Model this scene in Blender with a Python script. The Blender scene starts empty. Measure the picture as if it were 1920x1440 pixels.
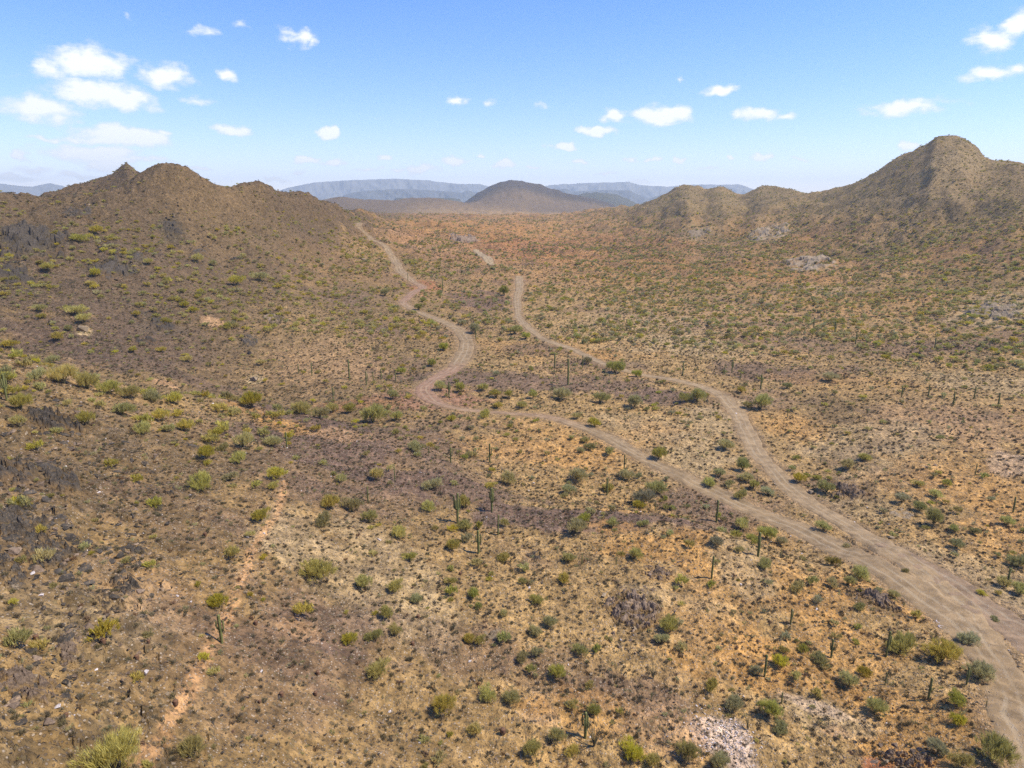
import bpy, bmesh, math, random
import numpy as np
from mathutils import Vector, Matrix
R = math.radians
sc = bpy.context.scene
col = sc.collection
rng = np.random.default_rng(11)
random.seed(5)

# ------------------------------------------------------------------ camera
PITCH = math.asin(0.2504)
FPX = 1280.0                                   # focal length in pixels of the 1920 px wide photograph
cam = bpy.data.objects.new('camera', bpy.data.cameras.new('camera')); col.objects.link(cam)
cam.data.sensor_width = 36.0
cam.data.lens = 36.0 * FPX / 1920.0
cam.location = (0, 0, 0)
cam.rotation_euler = (math.pi/2 - PITCH, 0, 0)
cam.data.clip_start = 0.5; cam.data.clip_end = 60000
sc.camera = cam

# ------------------------------------------------------------------ light
SUN_EL, SUN_AZ = 55.0, 96.0                   # azimuth clockwise from the viewing direction (+y)
SUN_STRENGTH, SKY_STRENGTH = 5.0, 0.12
EXPOSURE = 0.37
sd = bpy.data.lights.new('sun', 'SUN'); sd.energy = SUN_STRENGTH; sd.angle = R(0.53); sd.color = (1.0, 0.92, 0.76)
sun = bpy.data.objects.new('sun', sd); col.objects.link(sun)
sdir = Vector((math.sin(R(SUN_AZ))*math.cos(R(SUN_EL)), math.cos(R(SUN_AZ))*math.cos(R(SUN_EL)), math.sin(R(SUN_EL))))
sun.rotation_euler = sdir.to_track_quat('Z', 'Y').to_euler()
sun.location = (200, 0, 300)
sc.view_settings.view_transform = 'Standard'; sc.view_settings.look = 'None'
sc.view_settings.gamma = 1.0; sc.view_settings.use_curve_mapping = False
sc.view_settings.exposure = EXPOSURE

CA, SA = math.cos(PITCH), math.sin(PITCH)
def ray(px, py):
    a = (px-960.0)/FPX; b = (720.0-py)/FPX
    return np.array([a, CA + SA*b, -SA + CA*b])
def az_s(px, py):
    d = ray(px, py); h = math.hypot(d[0], d[1])
    return math.atan2(d[0], d[1]), d[2]/h

# world: Nishita sky, fair weather clouds placed by their direction (they lie at infinity)
w = bpy.data.worlds.new('World'); sc.world = w; w.use_nodes = True
nt = w.node_tree; nt.nodes.clear(); N = nt.nodes; L = nt.links
def nn(t, **kw):
    n = N.new(t)
    for k, v in kw.items(): setattr(n, k, v)
    return n
def mth(op, a, b=None, c=None, clamp=False):
    n = N.new('ShaderNodeMath'); n.operation = op; n.use_clamp = clamp
    for i, v in enumerate((a, b, c)):
        if v is None: continue
        if isinstance(v, (int, float)): n.inputs[i].default_value = v
        else: L.new(v, n.inputs[i])
    return n.outputs[0]
sky = nn('ShaderNodeTexSky'); sky.sky_type = 'NISHITA'; sky.sun_disc = False
sky.sun_elevation = R(SUN_EL); sky.sun_rotation = R(SUN_AZ); sky.altitude = 600
sky.air_density = 1.0; sky.dust_density = 0.15; sky.ozone_density = 2.2
hs = nn('ShaderNodeHueSaturation'); hs.inputs['Saturation'].default_value = 1.3; hs.inputs['Value'].default_value = 1.44
tnt = nn('ShaderNodeMix', data_type='RGBA', blend_type='MULTIPLY'); tnt.inputs[0].default_value = 1; L.new(sky.outputs[0], tnt.inputs[6]); tnt.inputs[7].default_value = (1.03, .94, 1.12, 1)
L.new(tnt.outputs[2], hs.inputs['Color'])
tc = nn('ShaderNodeTexCoord')
sep = nn('ShaderNodeSeparateXYZ'); L.new(tc.outputs['Generated'], sep.inputs[0])
azn = mth('ARCTAN2', sep.outputs[0], sep.outputs[1])
eln = mth('ARCSINE', sep.outputs[2])
P0 = nn('ShaderNodeCombineXYZ'); L.new(azn, P0.inputs[0]); L.new(eln, P0.inputs[1])
wn = nn('ShaderNodeTexNoise'); wn.inputs['Scale'].default_value = 38; wn.inputs['Detail'].default_value = 5; L.new(P0.outputs[0], wn.inputs['Vector'])
wo = nn('ShaderNodeVectorMath', operation='MULTIPLY_ADD'); L.new(wn.outputs['Color'], wo.inputs[0]); wo.inputs[1].default_value = (.05, .022, 0)
L.new(P0.outputs[0], wo.inputs[2])
wo2 = nn('ShaderNodeVectorMath', operation='SUBTRACT'); L.new(wo.outputs[0], wo2.inputs[0]); wo2.inputs[1].default_value = (.025, .011, 0)
CLOUDS = [(165,118,95,30,1),(100,128,50,20,.8),(310,143,62,24,1),(425,146,28,13,.9),(180,175,105,26,1.1),(235,188,70,22,1),(80,205,90,24,1),(110,222,50,20,.7),
 (375,188,42,9,.6),(390,62,42,11,.6),(450,42,22,9,.5),(565,70,45,16,.75),(590,78,20,14,.7),(245,26,15,10,.4),(240,255,100,21,.9),(180,288,110,16,.7),(200,308,50,14,.7),
 (440,245,52,9,.75),(620,248,22,13,1),(42,291,22,9,.6),(570,300,32,9,.7),(628,307,32,8,.7),(298,297,26,7,.4),(722,297,14,7,.7),(850,300,32,10,.6),(790,314,38,11,.6),(945,310,20,9,.8),
 (515,338,34,6,.5),(858,191,23,11,.9),(918,190,26,9,.5),(1013,197,18,8,.5),(1150,218,34,15,1),(1240,215,66,22,1.25),(1270,208,36,18,1.1),(1118,247,40,11,.9),(1057,273,30,10,1),
 (1350,171,34,11,.95),(1425,212,45,14,1),(1475,216,36,9,.8),(1395,216,26,9,.8),(1700,202,98,15,1),(1745,195,40,12,.6),(1860,72,56,24,.9),(1910,50,48,24,1),(1860,136,66,15,.9),(1915,130,40,12,.8),
 (1425,294,28,7,.7),(1270,298,12,7,.7),(1360,293,9,6,.6),(1705,271,22,7,.8),(1190,297,18,5,.45),(1272,150,10,8,.5),(708,223,30,7,.25),(1140,322,34,5,.35),(1190,339,30,4,.5),(60,318,60,8,.35),
 (375,316,42,6,.4),(60,213,105,10,.55),(200,262,130,9,.5),(230,300,110,8,.45),(130,150,110,9,.4),(1250,232,60,7,.5),(1700,212,90,8,.5),(140,262,70,9,.5),(265,268,60,8,.5),(20,332,60,7,.5),(150,330,60,6,.4),(690,318,26,5,.5),(745,322,20,5,.45),(905,292,14,5,.6),(1085,305,16,5,.5),(1225,300,14,5,.5),(1510,300,24,5,.3),(1000,312,20,4,.4),(1330,318,26,5,.35),(560,322,30,5,.4),(310,246,26,7,.6),(85,262,30,7,.5),(545,62,26,9,.55),(1165,110,60,8,.12)]
acc = None
for (cx, cy, cw, ch, st) in CLOUDS:
    st *= 1.0+.9*max(0, min(1, (cy-215)/80)); cw *= 1.18; ch *= 1.1
    a0, s0 = az_s(cx, cy); e0 = math.atan(s0)
    wx = abs(az_s(cx+cw, cy)[0]-a0); wy = ch/FPX
    m1 = nn('ShaderNodeVectorMath', operation='SUBTRACT'); L.new(wo2.outputs[0], m1.inputs[0]); m1.inputs[1].default_value = (a0, e0, 0)
    m2 = nn('ShaderNodeVectorMath', operation='MULTIPLY'); L.new(m1.outputs[0], m2.inputs[0]); m2.inputs[1].default_value = (1/wx, 1/wy, 0)
    m3 = nn('ShaderNodeVectorMath', operation='LENGTH'); L.new(m2.outputs[0], m3.inputs[0])
    v = mth('SUBTRACT', 1.0, m3.outputs['Value'], clamp=True)
    v = mth('MULTIPLY', v, st)
    acc = v if acc is None else mth('MAXIMUM', acc, v)
cn = nn('ShaderNodeTexNoise'); cn.inputs['Scale'].default_value = 46; cn.inputs['Detail'].default_value = 7; cn.inputs['Roughness'].default_value = .62
cs = nn('ShaderNodeVectorMath', operation='MULTIPLY'); L.new(P0.outputs[0], cs.inputs[0]); cs.inputs[1].default_value = (1, 2.2, 1); L.new(cs.outputs[0], cn.inputs['Vector'])
k = mth('ADD', mth('MULTIPLY', acc, 2.0), mth('MULTIPLY', mth('SUBTRACT', cn.outputs['Fac'], .62), mth('MINIMUM', mth('MULTIPLY', acc, 12.0), 1.9)))
mr = nn('ShaderNodeMapRange'); mr.interpolation_type = 'SMOOTHSTEP'; L.new(k, mr.inputs[0]); mr.inputs[1].default_value = .0; mr.inputs[2].default_value = 1.2
mix = nn('ShaderNodeMix', data_type='RGBA'); L.new(mth('MULTIPLY', mr.outputs[0], .93), mix.inputs[0]); L.new(hs.outputs[0], mix.inputs[6])
cb = nn('ShaderNodeMapRange'); L.new(k, cb.inputs[0]); cb.inputs[1].default_value = .25; cb.inputs[2].default_value = 1.2; cb.inputs[3].default_value = 6.6; cb.inputs[4].default_value = 8.4
cbc = nn('ShaderNodeCombineColor'); L.new(mth('MULTIPLY', cb.outputs[0], .965), cbc.inputs[0]); L.new(mth('MULTIPLY', cb.outputs[0], .98), cbc.inputs[1]); L.new(cb.outputs[0], cbc.inputs[2]); L.new(cbc.outputs[0], mix.inputs[7])
bg = nn('ShaderNodeBackground'); bg.inputs['Strength'].default_value = SKY_STRENGTH; L.new(mix.outputs[2], bg.inputs[0])
out = nn('ShaderNodeOutputWorld'); L.new(bg.outputs[0], out.inputs[0])

sc.cycles.use_denoising = False
sc.cycles.max_bounces = 5; sc.cycles.diffuse_bounces = 2; sc.cycles.glossy_bounces = 1
sc.cycles.transmission_bounces = 2; sc.cycles.volume_bounces = 0; sc.cycles.transparent_max_bounces = 4
sc.cycles.caustics_reflective = False; sc.cycles.caustics_refractive = False

# ------------------------------------------------------------------ numpy noise
def _h(ix, iy, seed):
    n = (ix.astype(np.int64)*374761393 + iy.astype(np.int64)*668265263 + seed*982451653) & 0xffffffff
    n = ((n ^ (n >> 13))*1274126177) & 0xffffffff
    return (n ^ (n >> 16)) & 0xffff
def noise(x, y, seed=0):
    ix = np.floor(x); iy = np.floor(y); fx = x-ix; fy = y-iy
    ix = ix.astype(np.int64); iy = iy.astype(np.int64)
    u = fx*fx*fx*(fx*(fx*6-15)+10); v = fy*fy*fy*(fy*(fy*6-15)+10)
    def g(i, j, dx, dy):
        a = _h(i, j, seed)*(2*np.pi/65536.0)
        return np.cos(a)*dx+np.sin(a)*dy
    a = g(ix, iy, fx, fy); b = g(ix+1, iy, fx-1, fy); c = g(ix, iy+1, fx, fy-1); d = g(ix+1, iy+1, fx-1, fy-1)
    return ((a*(1-u)+b*u)*(1-v)+(c*(1-u)+d*u)*v)*1.5
def fbm(x, y, seed=0, oct=4, gain=.5):
    s = 0; a = 1; t = 0
    for o in range(oct):
        s = s + a*noise(x*2**o+17.3*o, y*2**o-9.1*o, seed+o); t += a; a *= gain
    return s/t
def ridged(x, y, seed=0, oct=4):
    s = 0; a = 1; t = 0
    for o in range(oct):
        s = s + a*(1-2*np.abs(noise(x*2.07**o+5.3*o, y*2.07**o+3.1*o, seed+o))); t += a; a *= .5
    return s/t
def sm(x, a, b):
    t = np.clip((x-a)/(b-a), 0, 1); return t*t*(3-2*t)
def pchip(xk, yk, x):
    xk = np.asarray(xk, float); yk = np.asarray(yk, float)
    h = np.diff(xk); d = np.diff(yk)/h
    m = np.zeros(len(xk))
    for i in range(1, len(xk)-1):
        if d[i-1]*d[i] > 0:
            w1 = 2*h[i]+h[i-1]; w2 = h[i]+2*h[i-1]
            m[i] = (w1+w2)/(w1/d[i-1]+w2/d[i])
    m[0] = d[0]; m[-1] = d[-1]
    x = np.clip(x, xk[0], xk[-1])
    i = np.clip(np.searchsorted(xk, x)-1, 0, len(h)-1)
    t = (x-xk[i])/h[i]
    return ((2*t**3-3*t**2+1)*yk[i] + (t**3-2*t**2+t)*h[i]*m[i] + (-2*t**3+3*t**2)*yk[i+1] + (t**3-t**2)*h[i]*m[i+1])

# ------------------------------------------------------------------ terrain: valley, hills, washes
def line(pts):
    """(px,py,D) or (px,None,D,z): knots of one landform line round the viewpoint -> az, D, z"""
    o = []
    for p in pts:
        if p[1] is None: o.append((az_s(p[0], 700)[0], p[2], p[3]))
        else:
            a, s = az_s(p[0], p[1]); o.append((a, p[2], s*p[2]))
    o.sort(); return np.array(o)
LN = [
 line([(-900,None,16,-26),(0,None,16,-30),(500,None,16,-37),(960,None,16,-44),(1500,None,16,-48),(2800,None,16,-48)]),
 line([(-700,None,40,-26),(-200,1440,40),(0,1440,42),(240,1440,44),(480,1440,46),(700,1440,49),(960,1440,52),(1250,1440,56),(1500,1440,62),(1780,1440,68),(1920,1440,71),(2150,None,76,-53)]),
 line([(-700,None,54,-24),(-200,None,54,-27.5),(0,1200,56),(240,1200,58),(480,1200,62),(700,1200,66),(960,1200,70),(1250,1200,75),(1500,1200,84),(1780,1200,97),(1920,1200,103),(2150,None,106,-55)]),
 line([(-700,None,75,-22),(-200,None,75,-27),(0,1000,75),(240,1000,80),(480,1000,84),(700,1000,92),(960,1010,96),(1250,1050,94),(1500,1140,91),(1640,1130,100),(1780,1130,111),(1920,1100,124),(2150,None,130,-56)]),
 line([(-700,None,155,-18),(-200,None,152,-22),(0,670,150),(120,705,147),(240,735,145),(360,752,149),(480,766,155),(600,790,150),(700,830,135),(830,895,118),(960,960,106),(1100,985,103),(1250,990,103),(1380,1025,101),(1500,1080,101),(1640,1080,110),(1780,1060,124),(1920,1040,136),(2150,None,145,-57)]),
 line([(-700,None,200,-34),(0,None,195,-38),(240,None,185,-45),(480,None,190,-52),(600,None,175,-52),(700,None,165,-51),(960,None,130,-54),(1250,None,127,-57.6),(1500,None,121,-58.2),(1780,None,142,-57.5),(1920,None,152,-57),(2150,None,160,-56)]),
 line([(-700,None,235,-34),(0,660,235),(240,660,235),(480,700,228),(600,735,198),(700,745,188),(960,770,178),(1250,850,158),(1500,850,172),(1780,850,180),(1920,850,188),(2150,None,196,-52)]),
 line([(-700,None,275,-24),(0,580,270),(240,580,280),(480,600,285),(600,640,262),(700,660,250),(960,670,245),(1250,700,232),(1500,700,248),(1780,700,262),(1920,700,270),(2150,None,278,-49)]),
 line([(-700,None,330,-12),(0,490,330),(240,490,335),(480,500,370),(600,540,370),(700,560,360),(960,570,365),(1250,580,365),(1500,580,385),(1780,580,385),(1920,580,380),(2150,None,380,-40)]),
 line([(-700,None,385,0),(0,420,385),(240,420,392),(480,420,440),(600,450,500),(700,460,560),(960,470,640),(1250,480,650),(1500,480,620),(1780,460,590),(1920,450,560),(2150,None,560,-15)]),
 line([(-700,None,420,10),(-100,372,420),(0,380,420),(60,390,425),(100,388,425),(150,384,425),(200,366,425),(250,345,428),(290,328,430),(320,322,430),(350,324,435),(380,335,440),(430,351,455),(465,356,470),(488,354,490),(515,360,500),(535,374,520),(570,380,545),(600,388,570),(640,400,640),(690,411,850),
       (720,412,1100),(800,408,1500),(960,405,1900),(1060,404,1900),(1120,398,1700),(1180,392,1500),(1215,385,1300),(1250,366,1250),(1285,352,1220),(1302,353,1220),(1322,359,1220),(1350,353,1220),(1370,360,1210),(1388,371,1200),(1405,364,1250),(1430,352,1250),(1470,356,1200),(1500,363,1120),(1532,367,1050),(1560,360,1000),(1613,340,960),(1647,323,945),(1693,298,925),(1713,288,915),(1740,274,900),(1757,262,890),(1772,260,890),(1790,260,890),(1807,265,888),(1827,280,884),(1853,304,880),(1880,307,870),(1920,312,860),(2000,318,860),(2800,None,850,40)]),
]
# behind the skyline the land drops again and levels out into the plain
k10 = LN[-1]
beh = k10.copy(); beh[:, 1] = k10[:, 1]*1.28+40; beh[:, 2] = np.where(k10[:, 2] > -15, -20+(k10[:, 2]+15)*.25, k10[:, 2]-1.0)
LN.append(beh)
AZG = np.radians(np.arange(-80, 80.01, .12)); UG = np.arange(math.log(2.0), math.log(16000.0), .008)
HG = np.zeros((len(AZG), len(UG)))
kD = [pchip(l[:, 0], l[:, 1], AZG) for l in LN]; kz = [pchip(l[:, 0], l[:, 2], AZG) for l in LN]
DG = np.exp(UG)
for i in range(len(AZG)):
    xs = [1.5, 7]+[d[i] for d in kD]+[3000, 7000, 16500]; zs = [-40, -40]+[z[i] for z in kz]+[-22, -19, -15]
    for j in range(1, len(xs)):
        if xs[j] <= xs[j-1]+.5: xs[j] = xs[j-1]+.5
    HG[i] = pchip(xs, zs, DG)
# ridges beyond: (points, D, depth of the ridge)
RIDGES = [
 ([(-60,390),(30,392),(60,385),(95,374),(130,361),(165,353),(200,338),(216,328),(228,318),(238,311),(248,318),(262,329),(285,340),(330,352),(400,378),(460,405)], 600, 75),
 ([(560,398),(590,380),(610,376),(640,373),(690,377),(740,378),(780,374),(830,374),(870,379),(910,384),(960,390),(1000,394)], 3000, 420),
 ([(845,394),(870,381),(900,362),(930,347),(960,341),(980,342),(1010,347),(1040,357),(1070,364),(1100,371),(1140,382),(1175,392)], 3700, 520),
 ([(720,381),(745,371),(790,376),(802,369),(850,373),(885,381)], 5200, 400),
 ([(1060,380),(1085,366),(1120,362),(1150,366),(1185,378),(1200,385),(1212,380),(1225,376),(1240,379),(1262,388)], 5000, 400),
]
for pts, Dr, wd in RIDGES:
    a = np.array([az_s(*p) for p in pts])
    zr = pchip(a[:, 0], a[:, 1]*Dr, AZG)
    zr = np.where((AZG < a[0, 0]) | (AZG > a[-1, 0]), -1e3, zr)
    base = HG
    up = np.maximum(zr[:, None]-base, 0)*np.exp(-((DG[None, :]-Dr)/wd)**2)
    e = sm(AZG, a[0, 0]-.001, a[0, 0]+.02)*(1-sm(AZG, a[-1, 0]-.02, a[-1, 0]+.001))
    HG = HG+up*e[:, None]
for _ in range(2):
    HG[1:-1] = (HG[:-2]+2*HG[1:-1]+HG[2:])/4
def Hbase(x, y):
    D = np.hypot(x, y); az = np.arctan2(x, y)
    fi = np.clip((az-AZG[0])/(AZG[1]-AZG[0]), 0, len(AZG)-1.001); fj = np.clip((np.log(np.maximum(D, 2))-UG[0])/.008, 0, len(UG)-1.001)
    i = fi.astype(int); j = fj.astype(int); u = fi-i; v = fj-j
    return (HG[i, j]*(1-u)+HG[i+1, j]*u)*(1-v)+(HG[i, j+1]*(1-u)+HG[i+1, j+1]*u)*v
def rockmask(x, y):
    """where broken bedrock stands out of the left foreground slope"""
    D = np.hypot(x, y); az = np.degrees(np.arctan2(x, y))
    m = (1-sm(az, -34, -22))*(1-sm(D, 110, 135))
    return m*sm(fbm(x/11, y/11, 91, 3), -.12, .25)
def cells(x, y, seed=0, jit=.9):
    """height of broken blocks: every cell is a tilted facet of its own"""
    ix = np.floor(x).astype(np.int64); iy = np.floor(y).astype(np.int64)
    bd = np.full(x.shape, 9.0); hv = np.zeros(x.shape)
    for i in (-1, 0, 1):
        for j in (-1, 0, 1):
            a = _h(ix+i, iy+j, seed)/65536.0; b = _h(ix+i, iy+j, seed+1)/65536.0; c = _h(ix+i, iy+j, seed+2)/65536.0
            px = ix+i+.5+(a-.5)*jit; py = iy+j+.5+(b-.5)*jit; dx = x-px; dy = y-py; d = dx*dx+dy*dy
            m = d < bd; bd = np.where(m, d, bd); hv = np.where(m, c+(a-.5)*dx*.9+(b-.25)*dy*.9, hv)
    return hv
def Hraw(x, y, fine=True):
    x = np.asarray(x, float); y = np.asarray(y, float)
    z = Hbase(x, y); D = np.hypot(x, y); az = np.degrees(np.arctan2(x, y))
    M = sm(z, -46, -5)*sm(D, 165, 240)
    V = sm(D, 330, 650)*(1-sm(D, 1600, 2600))
    wx = x+9*noise(x/37, y/37, 3); wy = y+9*noise(x/37+9, y/37, 4)
    r = ridged(wx/75, wy/75, 10, 4)
    z = z+(r-.35)*(6.5*M*(1-.5*(az > 15))*(1-.6*sm(D, 520, 620)*(az < -5))+1.0*V)
    r2 = ridged(wx/150, wy/120, 14, 4)
    V = V*(1-.75*sm(z, -8, 20))
    z = z+(r2-.35)*13.0*V*(.6+.4*M)+(ridged(wx/68, wy/60, 18, 3)-.35)*4.0*V
    ML = M*(az < -3)*sm(D, 185, 230)*(1-sm(D, 350, 405))
    z = z+(ridged((wx+.35*wy)/42, wy/150, 17, 3)-.35)*6.0*ML
    far = sm(D, 2200, 3200); z = z+far*(ridged(x/420, y/420, 21, 4)-.4)*20*sm(z, -18, 25)
    z = z+fbm(x/26, y/26, 31, 3)*(.9+1.8*M+2.6*V)
    z = z+ridged(x/9+.3*noise(x/20, y/20, 5), y/9, 41, 4)*(.5+.9*M)*(1-sm(D, 900, 1500))
    if fine:
        z = z+fbm(x/2.6, y/2.6, 51, 3)*(.42+.6*M)*(1-sm(D, 500, 900))
        n = D < 260
        if n.any():
            xn, yn = x[n], y[n]
            rm = rockmask(xn, yn)
            ca, sa = math.cos(R(38)), math.sin(R(38))
            p = xn*ca+yn*sa; q = -xn*sa+yn*ca
            st = cells(p/2.6+.3*noise(xn/3, yn/3, 71), q/1.25, 72)
            add = np.abs(fbm(xn/.8, yn/.8, 61, 3))*.22*(1-sm(D[n], 150, 260))+rm*np.maximum(st, 0)*1.0
            z[n] = z[n]+add
    return z

def hit(px, py, fine=True, Dmin=14):
    d = ray(px, py); h = math.hypot(d[0], d[1])
    D = np.exp(np.arange(math.log(Dmin), math.log(9000), .0012))
    x = D*d[0]/h; y = D*d[1]/h; z = D*d[2]/h
    b = z-Hfin(x, y) < 0
    i = int(np.argmax(b)) if b.any() else len(D)-1
    return np.array([x[i], y[i]]), D[i]/h
Hfin = Hraw

# roads and washes, traced on the ground: (px, py, full width in metres)
ROADS = {
 'main': [(2120,2050,3),(2060,1750,6),(1990,1520,7),(1935,1400,7),(1892,1300,7.5),(1842,1215,8.5),(1775,1148,9),(1690,1088,9),(1610,1042,8.5),(1500,990,7.5),(1400,950,6.5),(1300,905,6.2),(1220,866,6),(1150,826,6),(1085,797,5.5),(1010,780,4.2),(920,773,2.6),(850,765,2.6),(805,748,7),(795,728,7),(818,708,7),(855,686,8),(874,658,9),(868,628,8),(842,607,7),(800,592,6.5),(768,577,6),(755,565,6),(772,550,6),(792,539,7),(776,529,7),(752,510,8),(740,487,9),(726,467,7),(702,451,6),(684,437,6),(674,427,6),(682,419,6)],
 'wash': [(1838,1206,6),(1790,1130,8),(1700,1052,8),(1610,1000,7),(1530,950,6.5),(1470,903,6),(1430,858,6),(1404,815,6.5),(1388,782,6),(1366,752,6),(1320,727,5),(1270,712,4.5),(1200,702,4),(1135,683,4.5),(1080,658,4.5),(1030,641,4.5),(992,616,5),(972,590,5),(969,560,6),(974,535,7.5),(973,516,7.5)],
 'flat': [(1650,1018,3.5),(1720,1054,6),(1800,1108,8.5),(1880,1162,10),(1975,1225,11),(2120,1320,9),(2300,1440,6),(2450,1540,2)],
 'upper wash': [(925,497,6),(912,482,11),(893,466,7)],
}
def resample(P, step):
    P = np.array(P); d = np.r_[0, np.cumsum(np.hypot(*np.diff(P[:, :2], axis=0).T))]
    s = np.arange(0, d[-1], step)
    return np.stack([pchip(d, P[:, c], s) for c in range(P.shape[1])], 1)
paths = {}
for k_, pts in ROADS.items():
    W = []
    for (px, py, wd) in pts:
        p, t = hit(px, py); W.append((p[0], p[1], wd*.76))
    Q = resample(W, 1.0)
    for _ in range(6): Q[1:-1] = (Q[:-2]+2*Q[1:-1]+Q[2:])/4
    z = Hraw(Q[:, 0], Q[:, 1], fine=False)
    n = 9; kern = np.ones(n)/n
    z = np.convolve(np.pad(z, n//2, mode='edge'), kern, 'valid')
    paths[k_] = np.c_[Q, z]
allp = np.concatenate(list(paths.values()))
GX0, GX1, GY0, GY1, GS = allp[:, 0].min()-25, allp[:, 0].max()+25, allp[:, 1].min()-25, allp[:, 1].max()+25, 1.25
gx = np.arange(GX0, GX1, GS); gy = np.arange(GY0, GY1, GS)
gxx, gyy = np.meshgrid(gx, gy, indexing='ij')
gd = np.full(gxx.shape, 99.0); gz = np.zeros(gxx.shape)          # distance beyond the road's edge, road height
for p in allp:
    R_ = 16.0
    i0 = max(0, int((p[0]-R_-GX0)/GS)); i1 = int((p[0]+R_-GX0)/GS)+1; j0 = max(0, int((p[1]-R_-GY0)/GS)); j1 = int((p[1]+R_-GY0)/GS)+1
    sub = np.hypot(gxx[i0:i1, j0:j1]-p[0], gyy[i0:i1, j0:j1]-p[1])-p[2]/2
    mk = sub < gd[i0:i1, j0:j1]
    gd[i0:i1, j0:j1][mk] = sub[mk]; gz[i0:i1, j0:j1][mk] = p[3]
def rfield(x, y):
    fi = (x-GX0)/GS; fj = (y-GY0)/GS
    ok = (fi > 0) & (fj > 0) & (fi < len(gx)-1.01) & (fj < len(gy)-1.01)
    fi = np.clip(fi, 0, len(gx)-1.01); fj = np.clip(fj, 0, len(gy)-1.01)
    i = fi.astype(int); j = fj.astype(int); u = fi-i; v = fj-j
    f = lambda G: (G[i, j]*(1-u)+G[i+1, j]*u)*(1-v)+(G[i, j+1]*(1-u)+G[i+1, j+1]*u)*v
    d = np.where(ok, f(gd), 99.0)
    return d, np.where(d < 30, gz[i, j], 0)
def Hroad(x, y):
    x = np.asarray(x, float); y = np.asarray(y, float)
    z = Hraw(x, y); d, zr = rfield(x, y)
    k = 1-sm(d, -.5, 7.0); k[d > 30] = 0
    z = z*(1-k)+zr*k
    D = np.hypot(x, y)
    return z-(1-sm(d, -1.3, .2))*(.14+.0012*D)          # the bed under the road sheet
Hfin = Hroad
def H1(x, y): return float(Hroad(np.array([x]), np.array([y]))[0])

# ------------------------------------------------------------------ node material helper
class Mat:
    def __init__(s, name):
        s.m = bpy.data.materials.new(name); s.m.use_nodes = True; s.t = s.m.node_tree; s.t.nodes.clear()
        s.out = s.t.nodes.new('ShaderNodeOutputMaterial'); s.b = s.t.nodes.new('ShaderNodeBsdfPrincipled')
        s.t.links.new(s.b.outputs[0], s.out.inputs[0]); s.b.inputs['Roughness'].default_value = .9
        s.b.inputs['Specular IOR Level'].default_value = .15
    def n(s, t, ins=None, **kw):
        n = s.t.nodes.new(t)
        for k, v in kw.items(): setattr(n, k, v)
        for k, v in (ins or {}).items(): s.put(n.inputs[k], v)
        return n
    def put(s, sock, v):
        if isinstance(v, bpy.types.NodeSocket): s.t.links.new(v, sock)
        else: sock.default_value = v
    def noise(s, vec, scale, detail=3, rough=.55):
        return s.n('ShaderNodeTexNoise', {'Vector': vec, 'Scale': scale, 'Detail': detail, 'Roughness': rough}).outputs['Fac']
    def rng(s, v, a, b, c=0., d=1.):
        return s.n('ShaderNodeMapRange', {0: v, 1: a, 2: b, 3: c, 4: d}).outputs[0]
    def mix(s, f, a, b, mode='MIX'):
        n = s.n('ShaderNodeMix', data_type='RGBA', blend_type=mode); s.put(n.inputs[0], f); s.put(n.inputs[6], a); s.put(n.inputs[7], b); return n.outputs[2]
    def math(s, op, a, b=0.):
        return s.n('ShaderNodeMath', {0: a, 1: b}, operation=op).outputs[0]
    def attr(s, name): return s.n('ShaderNodeAttribute', attribute_name=name)
def C4(r, g, b): return (r, g, b, 1)

def mesh_np(name, V, F, mats=(), smooth=False):
    """V (n,3); F (m,3|4) ints"""
    me = bpy.data.meshes.new(name); V = np.ascontiguousarray(V, np.float32); F = np.ascontiguousarray(F, np.int32)
    me.vertices.add(len(V)); me.vertices.foreach_set('co', V.ravel())
    k = F.shape[1]; me.loops.add(F.size); me.loops.foreach_set('vertex_index', F.ravel())
    me.polygons.add(len(F)); me.polygons.foreach_set('loop_start', np.arange(0, F.size, k, dtype=np.int32))
    me.polygons.foreach_set('use_smooth', np.full(len(F), smooth, bool))
    me.update(calc_edges=True)
    for m in mats: me.materials.append(m)
    return me
def link(name, me, parent=None):
    o = bpy.data.objects.new(name, me); col.objects.link(o)
    if parent: o.parent = parent
    return o
def tag(o, label=None, cat=None, group=None, kind=None):
    if label: o['label'] = label
    if cat: o['category'] = cat
    if group: o['group'] = group
    if kind: o['kind'] = kind
    return o
def setattr_np(me, name, typ, arr):
    a = me.attributes.new(name, typ, 'POINT')
    if typ == 'FLOAT_COLOR':
        arr = np.c_[arr, np.ones(len(arr))] if arr.shape[1] == 3 else arr
        a.data.foreach_set('color', np.ascontiguousarray(arr, np.float32).ravel())
    elif typ == 'FLOAT_VECTOR': a.data.foreach_set('vector', np.ascontiguousarray(arr, np.float32).ravel())
    else: a.data.foreach_set('value', arr)

# ------------------------------------------------------------------ terrain colour (real ground cover, patches with shapes of their own)
TAN = np.array([.35,.245,.125]); BROWN = np.array([.185,.132,.075]); PURPLE = np.array([.148,.102,.092]); ORANGE = np.array([.42,.25,.10])
PALE = np.array([.42,.33,.215]); WHITE = np.array([.55,.44,.40]); GREY = np.array([.085,.075,.06]); RED = np.array([.34,.155,.085]); PINK = np.array([.38,.25,.16])
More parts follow.
